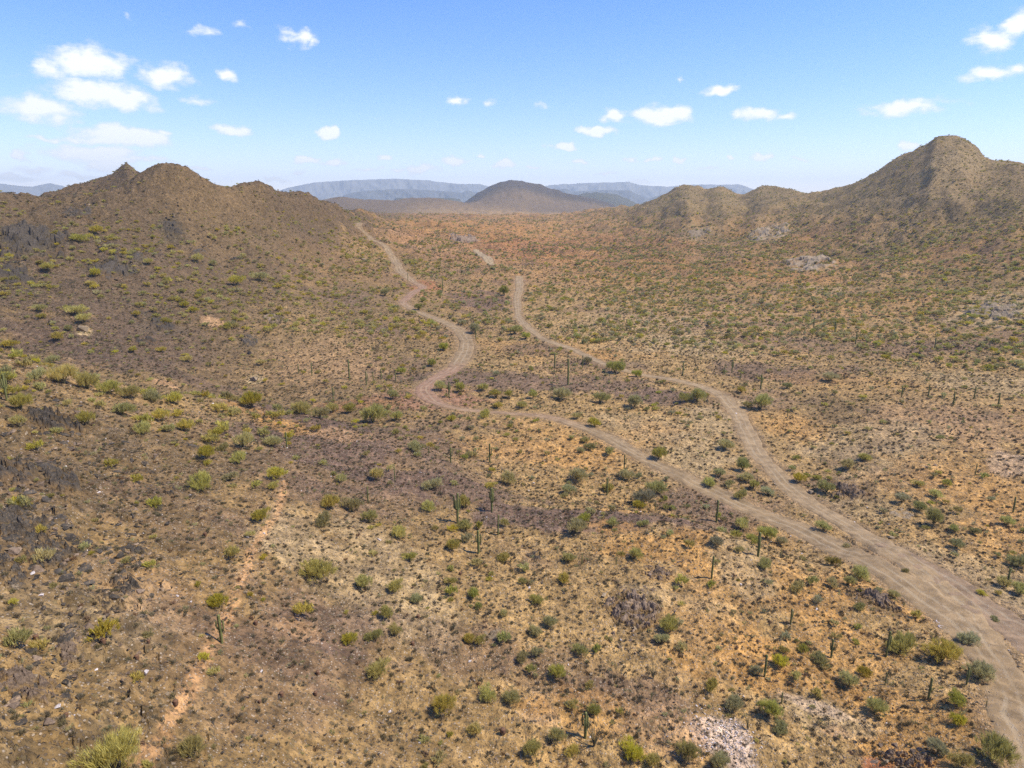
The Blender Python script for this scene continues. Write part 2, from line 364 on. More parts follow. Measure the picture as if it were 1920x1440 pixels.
# (px, py, half width px, half height px, colour, strength)
PATCH = [
 (1760,1120,120,34,PURPLE,.6),(1690,1050,80,20,PURPLE,.6),(1620,1020,60,14,BROWN,.6),
 (560,830,300,28,PURPLE,.75),(800,905,210,26,PURPLE,.8),(1080,970,240,20,PURPLE,.9),(620,900,180,60,PURPLE,.45),(1330,960,90,30,PURPLE,.7),(780,860,200,25,PURPLE,.5),
 (560,785,140,16,PURPLE,.9),(700,760,130,14,RED,.35),(980,715,260,18,PURPLE,.75),(1240,745,90,14,PURPLE,.7),(1440,700,120,18,PURPLE,.7),(1600,650,260,16,PURPLE,.5),(810,752,100,24,np.array([.29,.17,.12]),.95),(200,733,210,18,TAN,.55),(420,774,130,12,TAN,.5),(900,425,200,22,ORANGE,.45),(1010,470,120,20,RED,.3),
 (900,565,70,22,PURPLE,.8),(700,620,60,20,PURPLE,.5),(1000,655,80,12,PURPLE,.5),(1130,665,40,12,ORANGE,.95),(795,540,30,14,RED,.8),
 (690,1080,160,110,PALE,.5),(760,1150,140,60,PALE,.4),(560,1000,80,60,PALE,.35),(640,1170,120,60,PURPLE,.6),(880,1215,130,60,PURPLE,.45),(560,1230,180,60,PURPLE,.5),(1050,1260,120,50,PURPLE,.4),(1180,1300,120,40,PURPLE,.6),
 (1260,1030,150,45,ORANGE,.75),(1330,1150,90,120,ORANGE,.45),(1420,1240,100,60,ORANGE,.8),(1560,1230,130,90,ORANGE,.6),(1700,1330,140,60,ORANGE,.65),(1500,1100,120,45,ORANGE,.6),(1400,1050,60,40,PALE,.6),
 (1190,1140,60,60,BROWN,.95),(1620,1105,90,40,ORANGE,.7),(1640,1130,50,20,BROWN,.8),(1690,1420,110,40,ORANGE,.9),(1640,1435,40,22,RED,.95),(1560,1370,30,14,RED,.7),(1360,1390,55,45,WHITE,.95),(1540,1350,90,40,PALE,.6),(1530,1325,70,15,WHITE,.5),
 (1260,1120,120,20,PALE,.3),(1290,1240,50,30,ORANGE,.6),(1120,1330,70,50,ORANGE,.5),(1000,1340,40,30,PINK,.5),(1250,1370,80,50,PINK,.6),(990,1320,35,20,ORANGE,.6),
 (560,1180,50,20,PINK,.8),(530,800,60,14,ORANGE,.75),(460,770,50,10,ORANGE,.7),(640,815,60,14,PINK,.7),(1000,850,160,25,ORANGE,.45),(1110,850,80,30,ORANGE,.6),(1200,800,90,25,PALE,.5),(1230,820,90,30,ORANGE,.4),
 (330,560,320,130,np.array([.115,.082,.058]),.6),(200,640,190,60,np.array([.115,.082,.068]),.75),(380,470,190,70,np.array([.11,.08,.056]),.6),(150,520,160,90,np.array([.11,.08,.06]),.6),(400,603,22,10,PINK,1),(158,620,14,10,PALE,.9),(590,640,150,70,TAN,.5),(620,680,120,50,PINK,.35),(310,718,22,10,PINK,.9),(478,712,16,9,PALE,1),(400,350,110,30,BROWN,.5),
 (60,450,70,28,GREY,.75),(215,500,45,16,GREY,.7),(325,430,28,26,GREY,.7),(250,480,22,12,GREY,.7),(515,595,16,14,GREY,.8),(465,640,22,40,GREY,.5),(30,520,40,30,GREY,.5),(300,610,40,20,GREY,.35),
 (60,900,120,120,GREY,.25),(60,1000,120,70,GREY,.25),(150,1150,150,90,PALE,.45),(300,980,120,70,BROWN,.4),(250,1090,80,60,PINK,.4),(60,760,200,60,np.array([.14,.102,.066]),.45),(330,860,140,70,np.array([.13,.095,.062]),.6),(120,860,160,80,np.array([.14,.102,.066]),.5),(60,1060,110,90,np.array([.15,.108,.07]),.5),(420,1230,200,110,PURPLE,.3),
 (860,470,110,45,PINK,.55),(900,430,120,20,ORANGE,.5),(980,460,90,30,RED,.35),(760,450,50,25,PINK,.6),(700,480,60,30,TAN,.6),(1060,430,60,16,ORANGE,.4),(1200,500,180,30,ORANGE,.3),(1150,460,120,20,RED,.25),
 (1440,440,45,22,PALE,.6),(1310,440,35,16,PALE,.6),(1520,490,70,20,PALE,.55),(1340,480,60,20,PALE,.4),(1560,520,200,16,ORANGE,.5),(1440,515,60,14,ORANGE,.75),(1650,510,80,20,PALE,.4),(1860,580,90,35,PALE,.85),(1530,545,80,10,PALE,.6),(1660,450,60,22,PALE,.5),(1770,440,40,20,PALE,.3),
 (1780,330,90,60,PALE,.30),(1870,350,60,50,BROWN,.3),(1700,400,150,50,BROWN,.3),(1640,570,160,30,ORANGE,.4),(1350,600,200,40,PINK,.3),(1200,620,160,40,PALE,.35),(1300,650,120,20,PALE,.5),(1600,720,160,20,ORANGE,.35),
 (1750,790,150,50,PINK,.55),(1640,830,140,50,PALE,.5),(1500,800,60,30,ORANGE,.5),(1800,900,130,60,ORANGE,.5),(1870,980,60,60,ORANGE,.5),(1560,760,80,30,BROWN,.6),(1890,870,40,30,WHITE,.4),(1700,740,160,18,TAN,.5),(1850,720,120,20,PALE,.5),
 (1590,950,90,25,PALE,.4),(1300,850,90,40,PALE,.6),(1330,790,60,30,PALE,.6),(1380,760,30,14,PALE,.9),(1800,1060,100,30,PALE,.5),(1880,1130,60,30,PALE,.7),(1450,1015,60,16,ORANGE,.3),
]
def patch_world():
    out = []
    for (px, py, rx, ry, c, s) in PATCH:
        p, t = hit(px, min(py, 1439))
        tang = rx*t/FPX
        pa, _ = hit(px, min(py+ry, 1600)); pb, _ = hit(px, max(py-ry, 250))
        rad = np.clip(np.hypot(*(pb-pa))/2, tang*.3, tang*2.5)
        out.append((p, tang, rad, c, s))
    return out
PW = patch_world()
TRAIL = [(250,1460),(300,1395),(345,1310),(385,1235),(420,1175),(440,1120),(460,1075),(478,1025),(512,975),(528,935),(535,900)]
TRAIL2 = [(404,1430),(402,1330),(413,1240),(416,1200)]
TRAIL3 = [(805,545),(850,548),(900,553),(960,556)]
def trailpts(T): 
    return resample([(*hit(a, b)[0], 1.0) for a, b in T], .5)[:, :2]
TP = trailpts(TRAIL); TP2 = trailpts(TRAIL2); TP3 = trailpts(TRAIL3)
def ground_colour(x, y, z):
    D = np.hypot(x, y); az = np.degrees(np.arctan2(x, y))
    lf = (1-sm(az, -14, 4))[:, None]
    c = TAN*(1-lf*.0)+0*x[:, None]
    a = fbm(x/60, y/60, 101, 4)[:, None]; b = fbm(x/17, y/17, 111, 4)[:, None]; d = fbm(x/5, y/5, 121, 3)[:, None]
    lfn = lf*(.8-.3*(1-sm(D, 110, 160))[:, None]); c = c*(1-lfn)+BROWN*lfn
    c = c+(ORANGE-c)*sm(a+.5*b, .05, .6)*(.6-.5*lf)
    c = c+(PINK-c)*sm(fbm(x/40, y/40, 131, 4)[:, None], .1, .5)*.45
    c = c+(PURPLE-c)*sm(fbm(x/55, y/30, 141, 4)[:, None]+.25*d, .12, .38)*.6
    # right hand mountain and hills: greyer khaki
    mt = (sm(z, -38, 5)*sm(D, 450, 650)*sm(az, 4, 12))[:, None]
    c = c+(np.array([.20,.16,.095])-c)*mt*.85
    ml = (sm(z, -44, -10)*(1-sm(az, -12, -6))*sm(D, 180, 240))[:, None]
    c = c+(np.array([.105,.077,.050])-c)*ml*.9
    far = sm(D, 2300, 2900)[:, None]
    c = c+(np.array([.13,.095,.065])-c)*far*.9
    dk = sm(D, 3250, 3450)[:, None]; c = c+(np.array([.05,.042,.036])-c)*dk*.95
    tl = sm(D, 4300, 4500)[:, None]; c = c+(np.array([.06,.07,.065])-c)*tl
    wob = (fbm(x/9, y/9, 151, 4)*.9+.35*fbm(x/2, y/2, 156, 3))
    ta = np.arctan2(x, y)
    for (p, tg, rd, cc, s) in PW:
        Dp = math.hypot(*p)
        near = np.abs(x-p[0])+np.abs(y-p[1]) < 3.2*(tg+rd)
        if not near.any(): continue
        xx = x[near]-p[0]; yy = y[near]-p[1]
        ux, uy = p[0]/Dp, p[1]/Dp
        r = (xx*ux+yy*uy)/rd; t = (-xx*uy+yy*ux)/tg
        m = sm(1.15-np.sqrt(r*r+t*t)+wob[near]*.9, 0, .5)*min(1, s*1.05)
        c[near] = c[near]+(cc-c[near])*m[:, None]
    # broken rock
    n = D < 140
    rm = np.zeros(len(x)); rm[n] = rockmask(x[n], y[n])
    c = c+(GREY-c)*(rm*sm(fbm(x/1.6, y/1.6, 161, 3), -.2, .2))[:, None]*.55
    # worn foot trails
    n = (D < 150) & (az < -5)
    if n.any():
        idx = np.nonzero(n)[0]; q = TP.astype(np.float32); dm = np.full(len(idx), 9.0)
        for s0 in range(0, len(idx), 20000):
            ii = idx[s0:s0+20000]
            dd = (x[ii, None]-q[None, ::2, 0])**2+(y[ii, None]-q[None, ::2, 1])**2
            dm[s0:s0+20000] = np.sqrt(dd.min(1))
        d2_ = (x[ii, None]-TP2[None, ::2, 0])**2+(y[ii, None]-TP2[None, ::2, 1])**2; dm[s0:s0+20000] = np.minimum(dm[s0:s0+20000], np.sqrt(d2_.min(1))+.35)
        m = (1-sm(dm+.25*d[idx, 0], .2, .8))*.85*sm(fbm(x[idx]/6, y[idx]/6, 171, 2), -.9, -.2)
        c[idx] = c[idx]+(np.array([.50,.31,.18])-c[idx])*m[:, None]
    n = (np.abs(x-TP3[:, 0].mean()) < 70) & (np.abs(y-TP3[:, 1].mean()) < 80)
    idx = np.nonzero(n)[0]
    if len(idx):
        dd = np.sqrt(((x[idx, None]-TP3[None, :, 0])**2+(y[idx, None]-TP3[None, :, 1])**2).min(1))
        c[idx] = c[idx]+(np.array([.40,.25,.15])-c[idx])*((1-sm(dd, .8, 2.5))*.8)[:, None]
    # compacted shoulders of the roads
    dr, _ = rfield(x, y)
    m = (1-sm(dr+1.4*b[:, 0]+.8*d[:, 0], -.4, 2.2))*.8
    c = c+(np.array([.30,.215,.14])-c)*m[:, None]
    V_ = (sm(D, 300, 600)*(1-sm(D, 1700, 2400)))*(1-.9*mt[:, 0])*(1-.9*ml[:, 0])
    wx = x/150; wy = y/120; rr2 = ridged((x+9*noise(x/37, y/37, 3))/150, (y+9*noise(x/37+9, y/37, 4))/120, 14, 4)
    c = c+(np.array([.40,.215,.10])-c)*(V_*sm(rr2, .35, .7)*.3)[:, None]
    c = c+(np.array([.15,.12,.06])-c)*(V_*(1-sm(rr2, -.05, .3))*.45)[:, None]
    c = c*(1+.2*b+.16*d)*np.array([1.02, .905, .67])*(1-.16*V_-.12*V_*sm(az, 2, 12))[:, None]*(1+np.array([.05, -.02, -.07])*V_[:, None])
    return np.clip(c, .03, .8)

# ------------------------------------------------------------------ terrain mesh
azs = np.concatenate([np.arange(-79, -46, 1.0), np.arange(-46, -38.6, .25), np.arange(-38.6, 38.6, .088), np.arange(38.6, 46, .25), np.arange(46, 79.1, 1.0)])
Ds = np.concatenate([np.array([2.2, 5, 9, 14, 19, 24, 28]), np.exp(np.arange(math.log(31), math.log(1700), .0042)), np.exp(np.arange(math.log(1710), math.log(7000), .012)), np.exp(np.arange(math.log(7200), math.log(15500), .05))])
A_, D_ = np.meshgrid(np.radians(azs), Ds, indexing='ij')
X = (D_*np.sin(A_)).ravel(); Y = (D_*np.cos(A_)).ravel()
Z = Hroad(X, Y)
na, nd = len(azs), len(Ds)
ii = np.arange((na-1))[:, None]*nd+np.arange(nd-1)[None, :]; ii = ii.ravel()
F = np.stack([ii, ii+1, ii+nd+1, ii+nd], 1)[:, ::-1]
F = F[:, ::-1] if False else F

gm = Mat('desert_ground')
ob = gm.n('ShaderNodeTexCoord').outputs['Object']
c0 = gm.attr('tint').outputs['Color']
n_a = gm.noise(ob, 1.1, 4, .65); n_b = gm.noise(ob, 6.5, 3, .7); n_c = gm.noise(ob, .22, 4, .6)
def grey(v): return gm.n('ShaderNodeCombineColor', {0: v, 1: v, 2: v}).outputs[0]
n_d = gm.noise(ob, .42, 5, .7)
cc = gm.mix(1.0, c0, grey(gm.rng(n_a, .34, .66, .58, 1.38)), 'MULTIPLY')
cc = gm.mix(1.0, cc, grey(gm.rng(n_c, .3, .7, .84, 1.17)), 'MULTIPLY')
cc = gm.mix(1.0, cc, grey(gm.rng(n_d, .36, .64, .68, 1.3)), 'MULTIPLY')
vo = gm.n('ShaderNodeTexVoronoi', {'Vector': ob, 'Scale': 4.2, 'Randomness': 1.0})     # gravel: stones of their own colour
vc = gm.n('ShaderNodeSeparateColor', {0: vo.outputs['Color']})
stone = gm.math('MULTIPLY', gm.rng(vo.outputs['Distance'], .45, .32), gm.rng(vc.outputs[0], .3, .4))
scol = gm.mix(gm.rng(vc.outputs[1], .45, .95), C4(.10,.08,.065), C4(.56,.45,.33))
cc = gm.mix(gm.math('MULTIPLY', stone, .6), cc, scol)
vo2 = gm.n('ShaderNodeTexVoronoi', {'Vector': ob, 'Scale': 1.6, 'Randomness': 1.0}); vc2 = gm.n('ShaderNodeSeparateColor', {0: vo2.outputs['Color']})
dry = gm.math('MULTIPLY', gm.rng(gm.math('ADD', vo2.outputs['Distance'], gm.math('MULTIPLY', gm.math('SUBTRACT', n_b, .5), .5)), .42, .2), gm.rng(vc2.outputs[0], .5, .6))    # low dry tufts
cc = gm.mix(gm.math('MULTIPLY', dry, .7), cc, gm.mix(vc2.outputs[1], C4(.085,.062,.035), C4(.20,.15,.07)))
gm.put(gm.b.inputs['Base Color'], cc)
hgt = gm.math('ADD', gm.math('ADD', gm.math('MULTIPLY', n_a, .5), gm.math('MULTIPLY', n_b, .14)), gm.math('ADD', gm.math('MULTIPLY', stone, .08), gm.math('ADD', gm.math('MULTIPLY', dry, .16), gm.math('MULTIPLY', n_d, 1.1))))
bp = gm.n('ShaderNodeBump', {'Height': hgt, 'Strength': .9, 'Distance': 1.0}); gm.put(gm.b.inputs['Normal'], bp.outputs[0])

me = mesh_np('ground', np.stack([X, Y, Z], 1), F, [gm.m], smooth=True)
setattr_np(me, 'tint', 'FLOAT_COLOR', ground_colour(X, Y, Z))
ground = tag(link('ground', me), kind='structure')
if me.polygons[len(me.polygons)//2].normal.z < 0: me.flip_normals()

# ------------------------------------------------------------------ road sheets
rm_ = Mat('graded_dirt')
ob = rm_.n('ShaderNodeTexCoord').outputs['Object']
u = rm_.attr('across').outputs['Fac']; ti = rm_.attr('tint').outputs['Color']
na_ = rm_.noise(ob, .5, 4, .6); nb_ = rm_.noise(ob, 5, 3, .7); nw = rm_.noise(ob, .12, 2)
uw = rm_.math('ADD', u, rm_.rng(nw, .3, .7, -.12, .12))
def rut(c, wdt): return rm_.rng(rm_.math('ABSOLUTE', rm_.math('SUBTRACT', uw, c)), wdt, wdt*.3)
ruts = rm_.math('MULTIPLY', rm_.math('MAXIMUM', rut(-.30, .12), rut(.22, .12)), rm_.rng(nw, .35, .55, .2, 1.))
cr = rm_.mix(1.0, ti, rm_.n('ShaderNodeCombineColor', {i: rm_.rng(na_, .32, .68, .66, 1.3) for i in range(3)}).outputs[0], 'MULTIPLY')
cr = rm_.mix(rm_.math('MULTIPLY', ruts, .38), cr, C4(.42,.33,.21))
vo = rm_.n('ShaderNodeTexVoronoi', {'Vector': ob, 'Scale': 4.0}); vc = rm_.n('ShaderNodeSeparateColor', {0: vo.outputs['Color']})
st = rm_.math('MULTIPLY', rm_.rng(vo.outputs['Distance'], .4, .28), rm_.rng(vc.outputs[0], .45, .6))
cr = rm_.mix(rm_.math('MULTIPLY', st, .4), cr, rm_.mix(vc.outputs[1], C4(.17,.14,.12), C4(.48,.42,.35)))
rm_.put(rm_.b.inputs['Base Color'], cr)
hh = rm_.math('ADD', rm_.math('MULTIPLY', nb_, .10), rm_.math('ADD', rm_.math('MULTIPLY', ruts, -.03), rm_.math('MULTIPLY', st, .05)))
rm_.put(rm_.b.inputs['Normal'], rm_.n('ShaderNodeBump', {'Height': hh, 'Strength': .9, 'Distance': 1.0}).outputs[0])
for k_, P in paths.items():
    T = np.gradient(P[:, :2], axis=0); T /= np.hypot(T[:, 0], T[:, 1])[:, None]; Nn = np.stack([T[:, 1], -T[:, 0]], 1)
    us = np.linspace(-1, 1, 19); s = np.arange(len(P))
    wl = P[:, 2]/2*(1+.4*noise(s/13.0, s*0+.3, 7)+.22*noise(s/3.0, s*0+.7, 8)); wr = P[:, 2]/2*(1+.4*noise(s/15.0, s*0+4.3, 9)+.22*noise(s/3.5, s*0+5.7, 10))
    w_ = np.where(us[None, :] < 0, wl[:, None], wr[:, None])+.35
    PX = P[:, None, 0]+Nn[:, None, 0]*us[None]*w_; PY = P[:, None, 1]+Nn[:, None, 1]*us[None]*w_
    x = PX.ravel(); y = PY.ravel(); D = np.hypot(x, y)
    d, zr = rfield(x, y)
    z0 = Hroad(x, y)+(1-sm(d, -1.3, .2))*(.14+.0012*D)
    uu = np.abs(np.tile(us, len(P)))
    edge = sm(uu, .80, 1.0)
    zz = z0+.03+.02*fbm(x/1.5, y/1.5, 13, 2)-edge*(.12+.0012*D)
    zz = zz+{'main': .024, 'wash': .012, 'flat': 0, 'upper wash': 0}[k_]
    m = len(us); q = (np.arange(len(P)-1)[:, None]*m+np.arange(m-1)[None]).ravel()
    Fr = np.stack([q, q+1, q+m+1, q+m], 1)
    me = mesh_np('road', np.stack([x, y, zz], 1), Fr, [rm_.m], smooth=True)
    if me.polygons[0].normal.z < 0: me.flip_normals()
    a_ = fbm(x/14, y/14, 77, 3)[:, None]
    base = {'main': np.array([.245,.18,.108]), 'wash': np.array([.27,.20,.122]), 'upper wash': np.array([.30,.235,.15]), 'flat': np.array([.235,.17,.115])}[k_]
    tc_ = base*(1+.15*a_)*np.array([1.03, .95, .82])
    redm = sm(D, 165, 185)*(1-sm(D, 215, 240))*(1 if k_ == 'main' else 0)+(sm(D, 330, 370)*(1-sm(D, 400, 430)) if k_ == 'main' else 0)
    tc_ = tc_+(np.array([.27,.155,.095])-tc_)*(redm*.85)[:, None]
    setattr_np(me, 'tint', 'FLOAT_COLOR', tc_)
    setattr_np(me, 'across', 'FLOAT', np.tile(us, len(P)).astype(np.float32))
    o = link('road' if k_ == 'main' else 'path', me); tag(o, kind='structure')

# ------------------------------------------------------------------ blue ranges on the horizon
def far_range(name, pts, Dr, depth, colr, seed):
    a = np.array([az_s(*p) for p in pts]); a = a[np.argsort(a[:, 0])]
    az = np.arange(a[0, 0], a[-1, 0], R(.06)); zt = np.interp(az, a[:, 0], a[:, 1]*Dr)
    zt = zt+Dr*.0011*fbm(az*90, az*0, seed, 4)
    v = np.linspace(-1, 1, 41)
    A, Vv = np.meshgrid(az, v, indexing='ij')
    rr = ridged(A*38+.6*Vv, Vv*1.6, seed+3, 4)
    prof = (1-np.abs(Vv)**1.1)
    D = Dr+Vv*depth+rr*depth*.10*np.sign(Vv)*(np.abs(Vv) > .03)
    Zb = -60.0
    Zz = Zb+(zt[:, None]-Zb)*np.clip(prof+(rr-.5)*.16*(1-prof)*prof*4, 0, 1)
    V = np.stack([(D*np.sin(A)).ravel(), (D*np.cos(A)).ravel(), Zz.ravel()], 1)
    m = len(v); q = (np.arange(len(az)-1)[:, None]*m+np.arange(m-1)[None]).ravel()
    me = mesh_np(name, V, np.stack([q, q+m, q+m+1, q+1], 1), [], True)
    mt = Mat(name+'_rock'); ob = mt.n('ShaderNodeTexCoord').outputs['Object']
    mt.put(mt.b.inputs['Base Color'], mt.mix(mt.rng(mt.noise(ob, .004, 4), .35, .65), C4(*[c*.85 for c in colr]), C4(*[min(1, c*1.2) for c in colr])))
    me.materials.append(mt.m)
    if me.polygons[0].normal.z < 0: me.flip_normals()
    return tag(link(name, me), kind='structure')
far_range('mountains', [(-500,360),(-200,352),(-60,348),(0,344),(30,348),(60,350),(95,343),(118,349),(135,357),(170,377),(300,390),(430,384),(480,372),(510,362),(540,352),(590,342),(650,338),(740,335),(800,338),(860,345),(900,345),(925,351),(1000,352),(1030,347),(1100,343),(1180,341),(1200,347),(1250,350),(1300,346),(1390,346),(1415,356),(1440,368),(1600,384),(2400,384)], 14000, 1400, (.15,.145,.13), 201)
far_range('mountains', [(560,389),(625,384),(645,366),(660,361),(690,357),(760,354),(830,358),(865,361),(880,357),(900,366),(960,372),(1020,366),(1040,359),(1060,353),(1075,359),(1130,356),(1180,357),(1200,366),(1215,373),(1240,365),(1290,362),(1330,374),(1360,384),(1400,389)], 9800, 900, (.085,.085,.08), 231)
# ------------------------------------------------------------------ plant meshes (unit width 1 m, base at the origin)
def foliage_mat(name, c1, c2, stem=(.16,.13,.07), trans=.25):
    m = Mat(name)
    rv = m.attr('shade').outputs['Fac']; oi = m.n('ShaderNodeObjectInfo').outputs['Random']
    c = m.mix(rv, C4(*c1), C4(*c2))
    v = m.rng(oi, 0, 1, .78, 1.2)
    hsn = m.n('ShaderNodeHueSaturation', {'Hue': m.rng(m.n('ShaderNodeMath', {0: m.math('MULTIPLY', oi, 7.31)}, operation='FRACT').outputs[0], 0, 1, .485, .512), 'Saturation': m.rng(m.n('ShaderNodeMath', {0: m.math('MULTIPLY', oi, 13.7)}, operation='FRACT').outputs[0], 0, 1, .8, 1.1), 'Value': v, 'Color': c})
    m.put(m.b.inputs['Base Color'], hsn.outputs[0])
    tr = m.n('ShaderNodeBsdfTranslucent', {'Color': hsn.outputs[0]})
    mx = m.n('ShaderNodeMixShader', {0: trans}); m.t.links.new(m.b.outputs[0], mx.inputs[1]); m.t.links.new(tr.outputs[0], mx.inputs[2]); m.t.links.new(mx.outputs[0], m.out.inputs[0])
    return m.m
M_PV = foliage_mat('palo_verde_twigs', (.38,.32,.06), (.70,.585,.135), trans=.45)
M_PG = foliage_mat('green_twigs', (.31,.295,.06), (.58,.53,.13), trans=.45)
M_PO = foliage_mat('olive_twigs', (.33,.285,.08), (.60,.51,.17), trans=.45)
M_SG = foliage_mat('sage_leaves', (.31,.28,.11), (.56,.495,.21), trans=.45)
M_BU = foliage_mat('dry_bush', (.12,.097,.052), (.24,.19,.10), trans=.15)
M_BR = foliage_mat('rusty_bush', (.15,.09,.045), (.27,.17,.085), trans=.1)
bk = Mat('bark'); bk.put(bk.b.inputs['Base Color'], bk.mix(bk.noise(bk.n('ShaderNodeTexCoord').outputs['Object'], 20), C4(.10,.095,.04), C4(.19,.16,.09))); M_BARK = bk.m

def unit(v): return v/np.maximum(np.linalg.norm(v, axis=-1, keepdims=True), 1e-6)
def crown(name, mat, ncl, ntw, tl, tw, hgt, seed, spread=.5, flat=.35, lobes=4, upb=.5):
    g = np.random.default_rng(seed)
    # lobes make the outline uneven
    lc = np.stack([g.uniform(-.24, .24, lobes), g.uniform(-.24, .24, lobes), g.uniform(.28, .52, lobes)*hgt], 1); lr = g.uniform(.24, .36, lobes)
    lc[0] = (0, 0, .36*hgt); lr[0] = .38
    li = g.integers(0, lobes, ncl)
    dirs = unit(g.normal(size=(ncl, 3))); dirs[:, 2] = np.abs(dirs[:, 2])*1.0-.35*g.random(ncl); dirs = unit(dirs)
    rad = g.random(ncl)**.5
    c = lc[li]+dirs*(lr[li]*rad)[:, None]*np.array([1, 1, hgt*.95])
    c[:, 2] = np.maximum(c[:, 2], .06*hgt)
    root = np.array([0, 0, .0])
    n = ncl*ntw; ci = np.repeat(np.arange(ncl), ntw)
    base = c[ci]+g.normal(size=(n, 3))*.028
    out_ = unit(c[ci]-np.array([0, 0, -.05]))
    d = unit(out_*1.0+np.array([0, 0, upb])+g.normal(size=(n, 3))*.42)
    ln = tl*g.uniform(.5, 1.25, n)[:, None]; wd = tw*g.uniform(.6, 1.3, n)[:, None]
    sidev = unit(np.cross(d, g.normal(size=(n, 3))))
    a = base-d*ln*.5-sidev*wd*.5; b = base-d*ln*.35+sidev*wd*.5; e = base+d*ln*.5
    V = np.stack([a, b, e], 1).reshape(-1, 3); V[:, 2] = np.maximum(V[:, 2], .005)
    Fc = np.arange(3*n).reshape(-1, 3)
    me = mesh_np(name, V, Fc, [mat])
    cs = g.random(ncl); sh = np.clip(cs[ci]*.6+g.random(n)*.4, 0, 1)
    setattr_np(me, 'shade', 'FLOAT', np.repeat(sh, 3).astype(np.float32))
    return me
def tubes(segs, k=5):
    """segs: list of polylines [(p, r), ...] -> V, F quads"""
    V = []; F = []
    for pl in segs:
        P = np.array([p for p, r in pl], float); Rr = [r for p, r in pl]; o = len(V)
        T = np.gradient(P, axis=0); T = unit(T)
        ref = np.array([1, 0, 0]) if abs(T[0][2]) > .7 else np.array([0, 0, 1])
        for i in range(len(P)):
            s = unit(np.cross(T[i], ref)); t = np.cross(T[i], s)
            for q in range(k):
                an = 2*math.pi*q/k; V.append(P[i]+Rr[i]*(math.cos(an)*s+math.sin(an)*t))
        for i in range(len(P)-1):
            for q in range(k): F.append((o+i*k+q, o+i*k+(q+1) % k, o+(i+1)*k+(q+1) % k, o+(i+1)*k+q))
    return np.array(V), np.array(F)
def limbs(name, hgt, seed, n=7):
    g = random.Random(seed); segs = []
    for i in range(n):
        th = 2*math.pi*(i+g.random()*.6)/n; rr = g.uniform(.2, .42); h = g.uniform(.5, .85)*hgt
        p = lambda t: (math.cos(th)*rr*t**1.1+.02*g.uniform(-1, 1), math.sin(th)*rr*t**1.1+.02*g.uniform(-1, 1), h*t**.9-.02)
        pts = [(p(t), .017*(1-.75*t)) for t in (0, .2, .4, .6, .8, 1)]
        segs.append(pts)
        for t0 in (.4, .6):
            b = pts[int(t0*5)][0]; th2 = th+g.uniform(-1, 1)
            segs.append([(b, .009), ((b[0]+.1*math.cos(th2), b[1]+.1*math.sin(th2), b[2]+.1*hgt), .006), ((b[0]+.17*math.cos(th2), b[1]+.17*math.sin(th2), b[2]+.24*hgt), .003)])
    V, F = tubes(segs, 4)
    return mesh_np(name, V, F, [M_BARK], True)
PV = {}
for kx, mt in (('Y', M_PV), ('G', M_PG), ('O', M_PO), ('S', M_SG)):
    PV[kx] = []
    for v in range(3):
        hg = {'Y': .82, 'G': .85, 'O': .78, 'S': .8}[kx]*(1, .88, 1.08)[v]
        sd_ = 100+v*7+ord(kx)
        PV[kx].append((crown('crown', mt, 170, 21, .17, .0125, hg, sd_, lobes=4+v, upb=(.2 if kx == 'S' else .55)), limbs('trunk', hg, sd_)))
LO = {kx: [crown('crown', mt, 46, 9, .24, .042, hg, 300+v+ord(kx), lobes=3+v) for v in range(2)] for kx, mt, hg in (('Y', M_PV, .75), ('G', M_PG, .75), ('O', M_PO, .7), ('S', M_SG, .72))}
BUR = [crown('dry_clump', m, 26, 8, .34, .035, .55, 500+v, lobes=3) for v, m in enumerate((M_BU, M_BU, M_BR, M_SG, M_BU))]

# ------------------------------------------------------------------ saguaro
sg = Mat('saguaro_skin'); oc = sg.n('ShaderNodeTexCoord').outputs['Object']
sg.put(sg.b.inputs['Base Color'], sg.mix(sg.rng(sg.noise(oc, 3.0, 3), .35, .65), C4(.11,.12,.04), C4(.23,.22,.08))); sg.b.inputs['Roughness'].default_value = .6; M_SAG = sg.m
fl = Mat('pale_tips'); fl.b.inputs['Base Color'].default_value = C4(.55,.50,.30); M_TIP = fl.m
def ribbed(path, r0, ribs=14):
    """path: list of points; a ribbed, round-topped column along it"""
    P = np.array(path, float); n = len(P); T = unit(np.gradient(P, axis=0)); V = []; F = []
    k = ribs*2; ref = np.array([.0, 1, .0])
    for i in range(n):
        t = i/(n-1); rr = r0*(.80+.2*min(1, t*5))*(1 if t < .9 else math.sqrt(max(.0, 1-((t-.9)/.1)**2*.96)))
        s = unit(np.cross(ref, T[i])); u_ = np.cross(T[i], s)
        for q in range(k):
            an = math.pi*q/ribs; rq = rr*(1.0 if q % 2 == 0 else .82)
            V.append(P[i]+rq*(math.cos(an)*s+math.sin(an)*u_))
    for i in range(n-1):
        for q in range(k): F.append((i*k+q, i*k+(q+1) % k, (i+1)*k+(q+1) % k, (i+1)*k+q))
    V.append(P[-1]+T[-1]*r0*.1); c = len(V)-1
    for q in range(k): F.append(((n-1)*k+q, (n-1)*k+(q+1) % k, c, c))
    return V, F
def ribmesh(name, path, r0, ribs=14, mat=None):
    V, F = ribbed(path, r0, ribs); me = bpy.data.meshes.new(name)
    me.from_pydata([tuple(v) for v in V], [], [f if f[2] != f[3] else f[:3] for f in F]); me.materials.append(mat or M_SAG)
    for p in me.polygons: p.use_smooth = True
    me.update(); return me
STEM = [ribmesh('stem', [(.02*math.sin(t*2+v)*t, .015*math.cos(t*3+v)*t, t-.02) for t in (*np.linspace(0, .9, 9), .93, .96, .98, 1.0)], .052+.008*v) for v in range(3)]
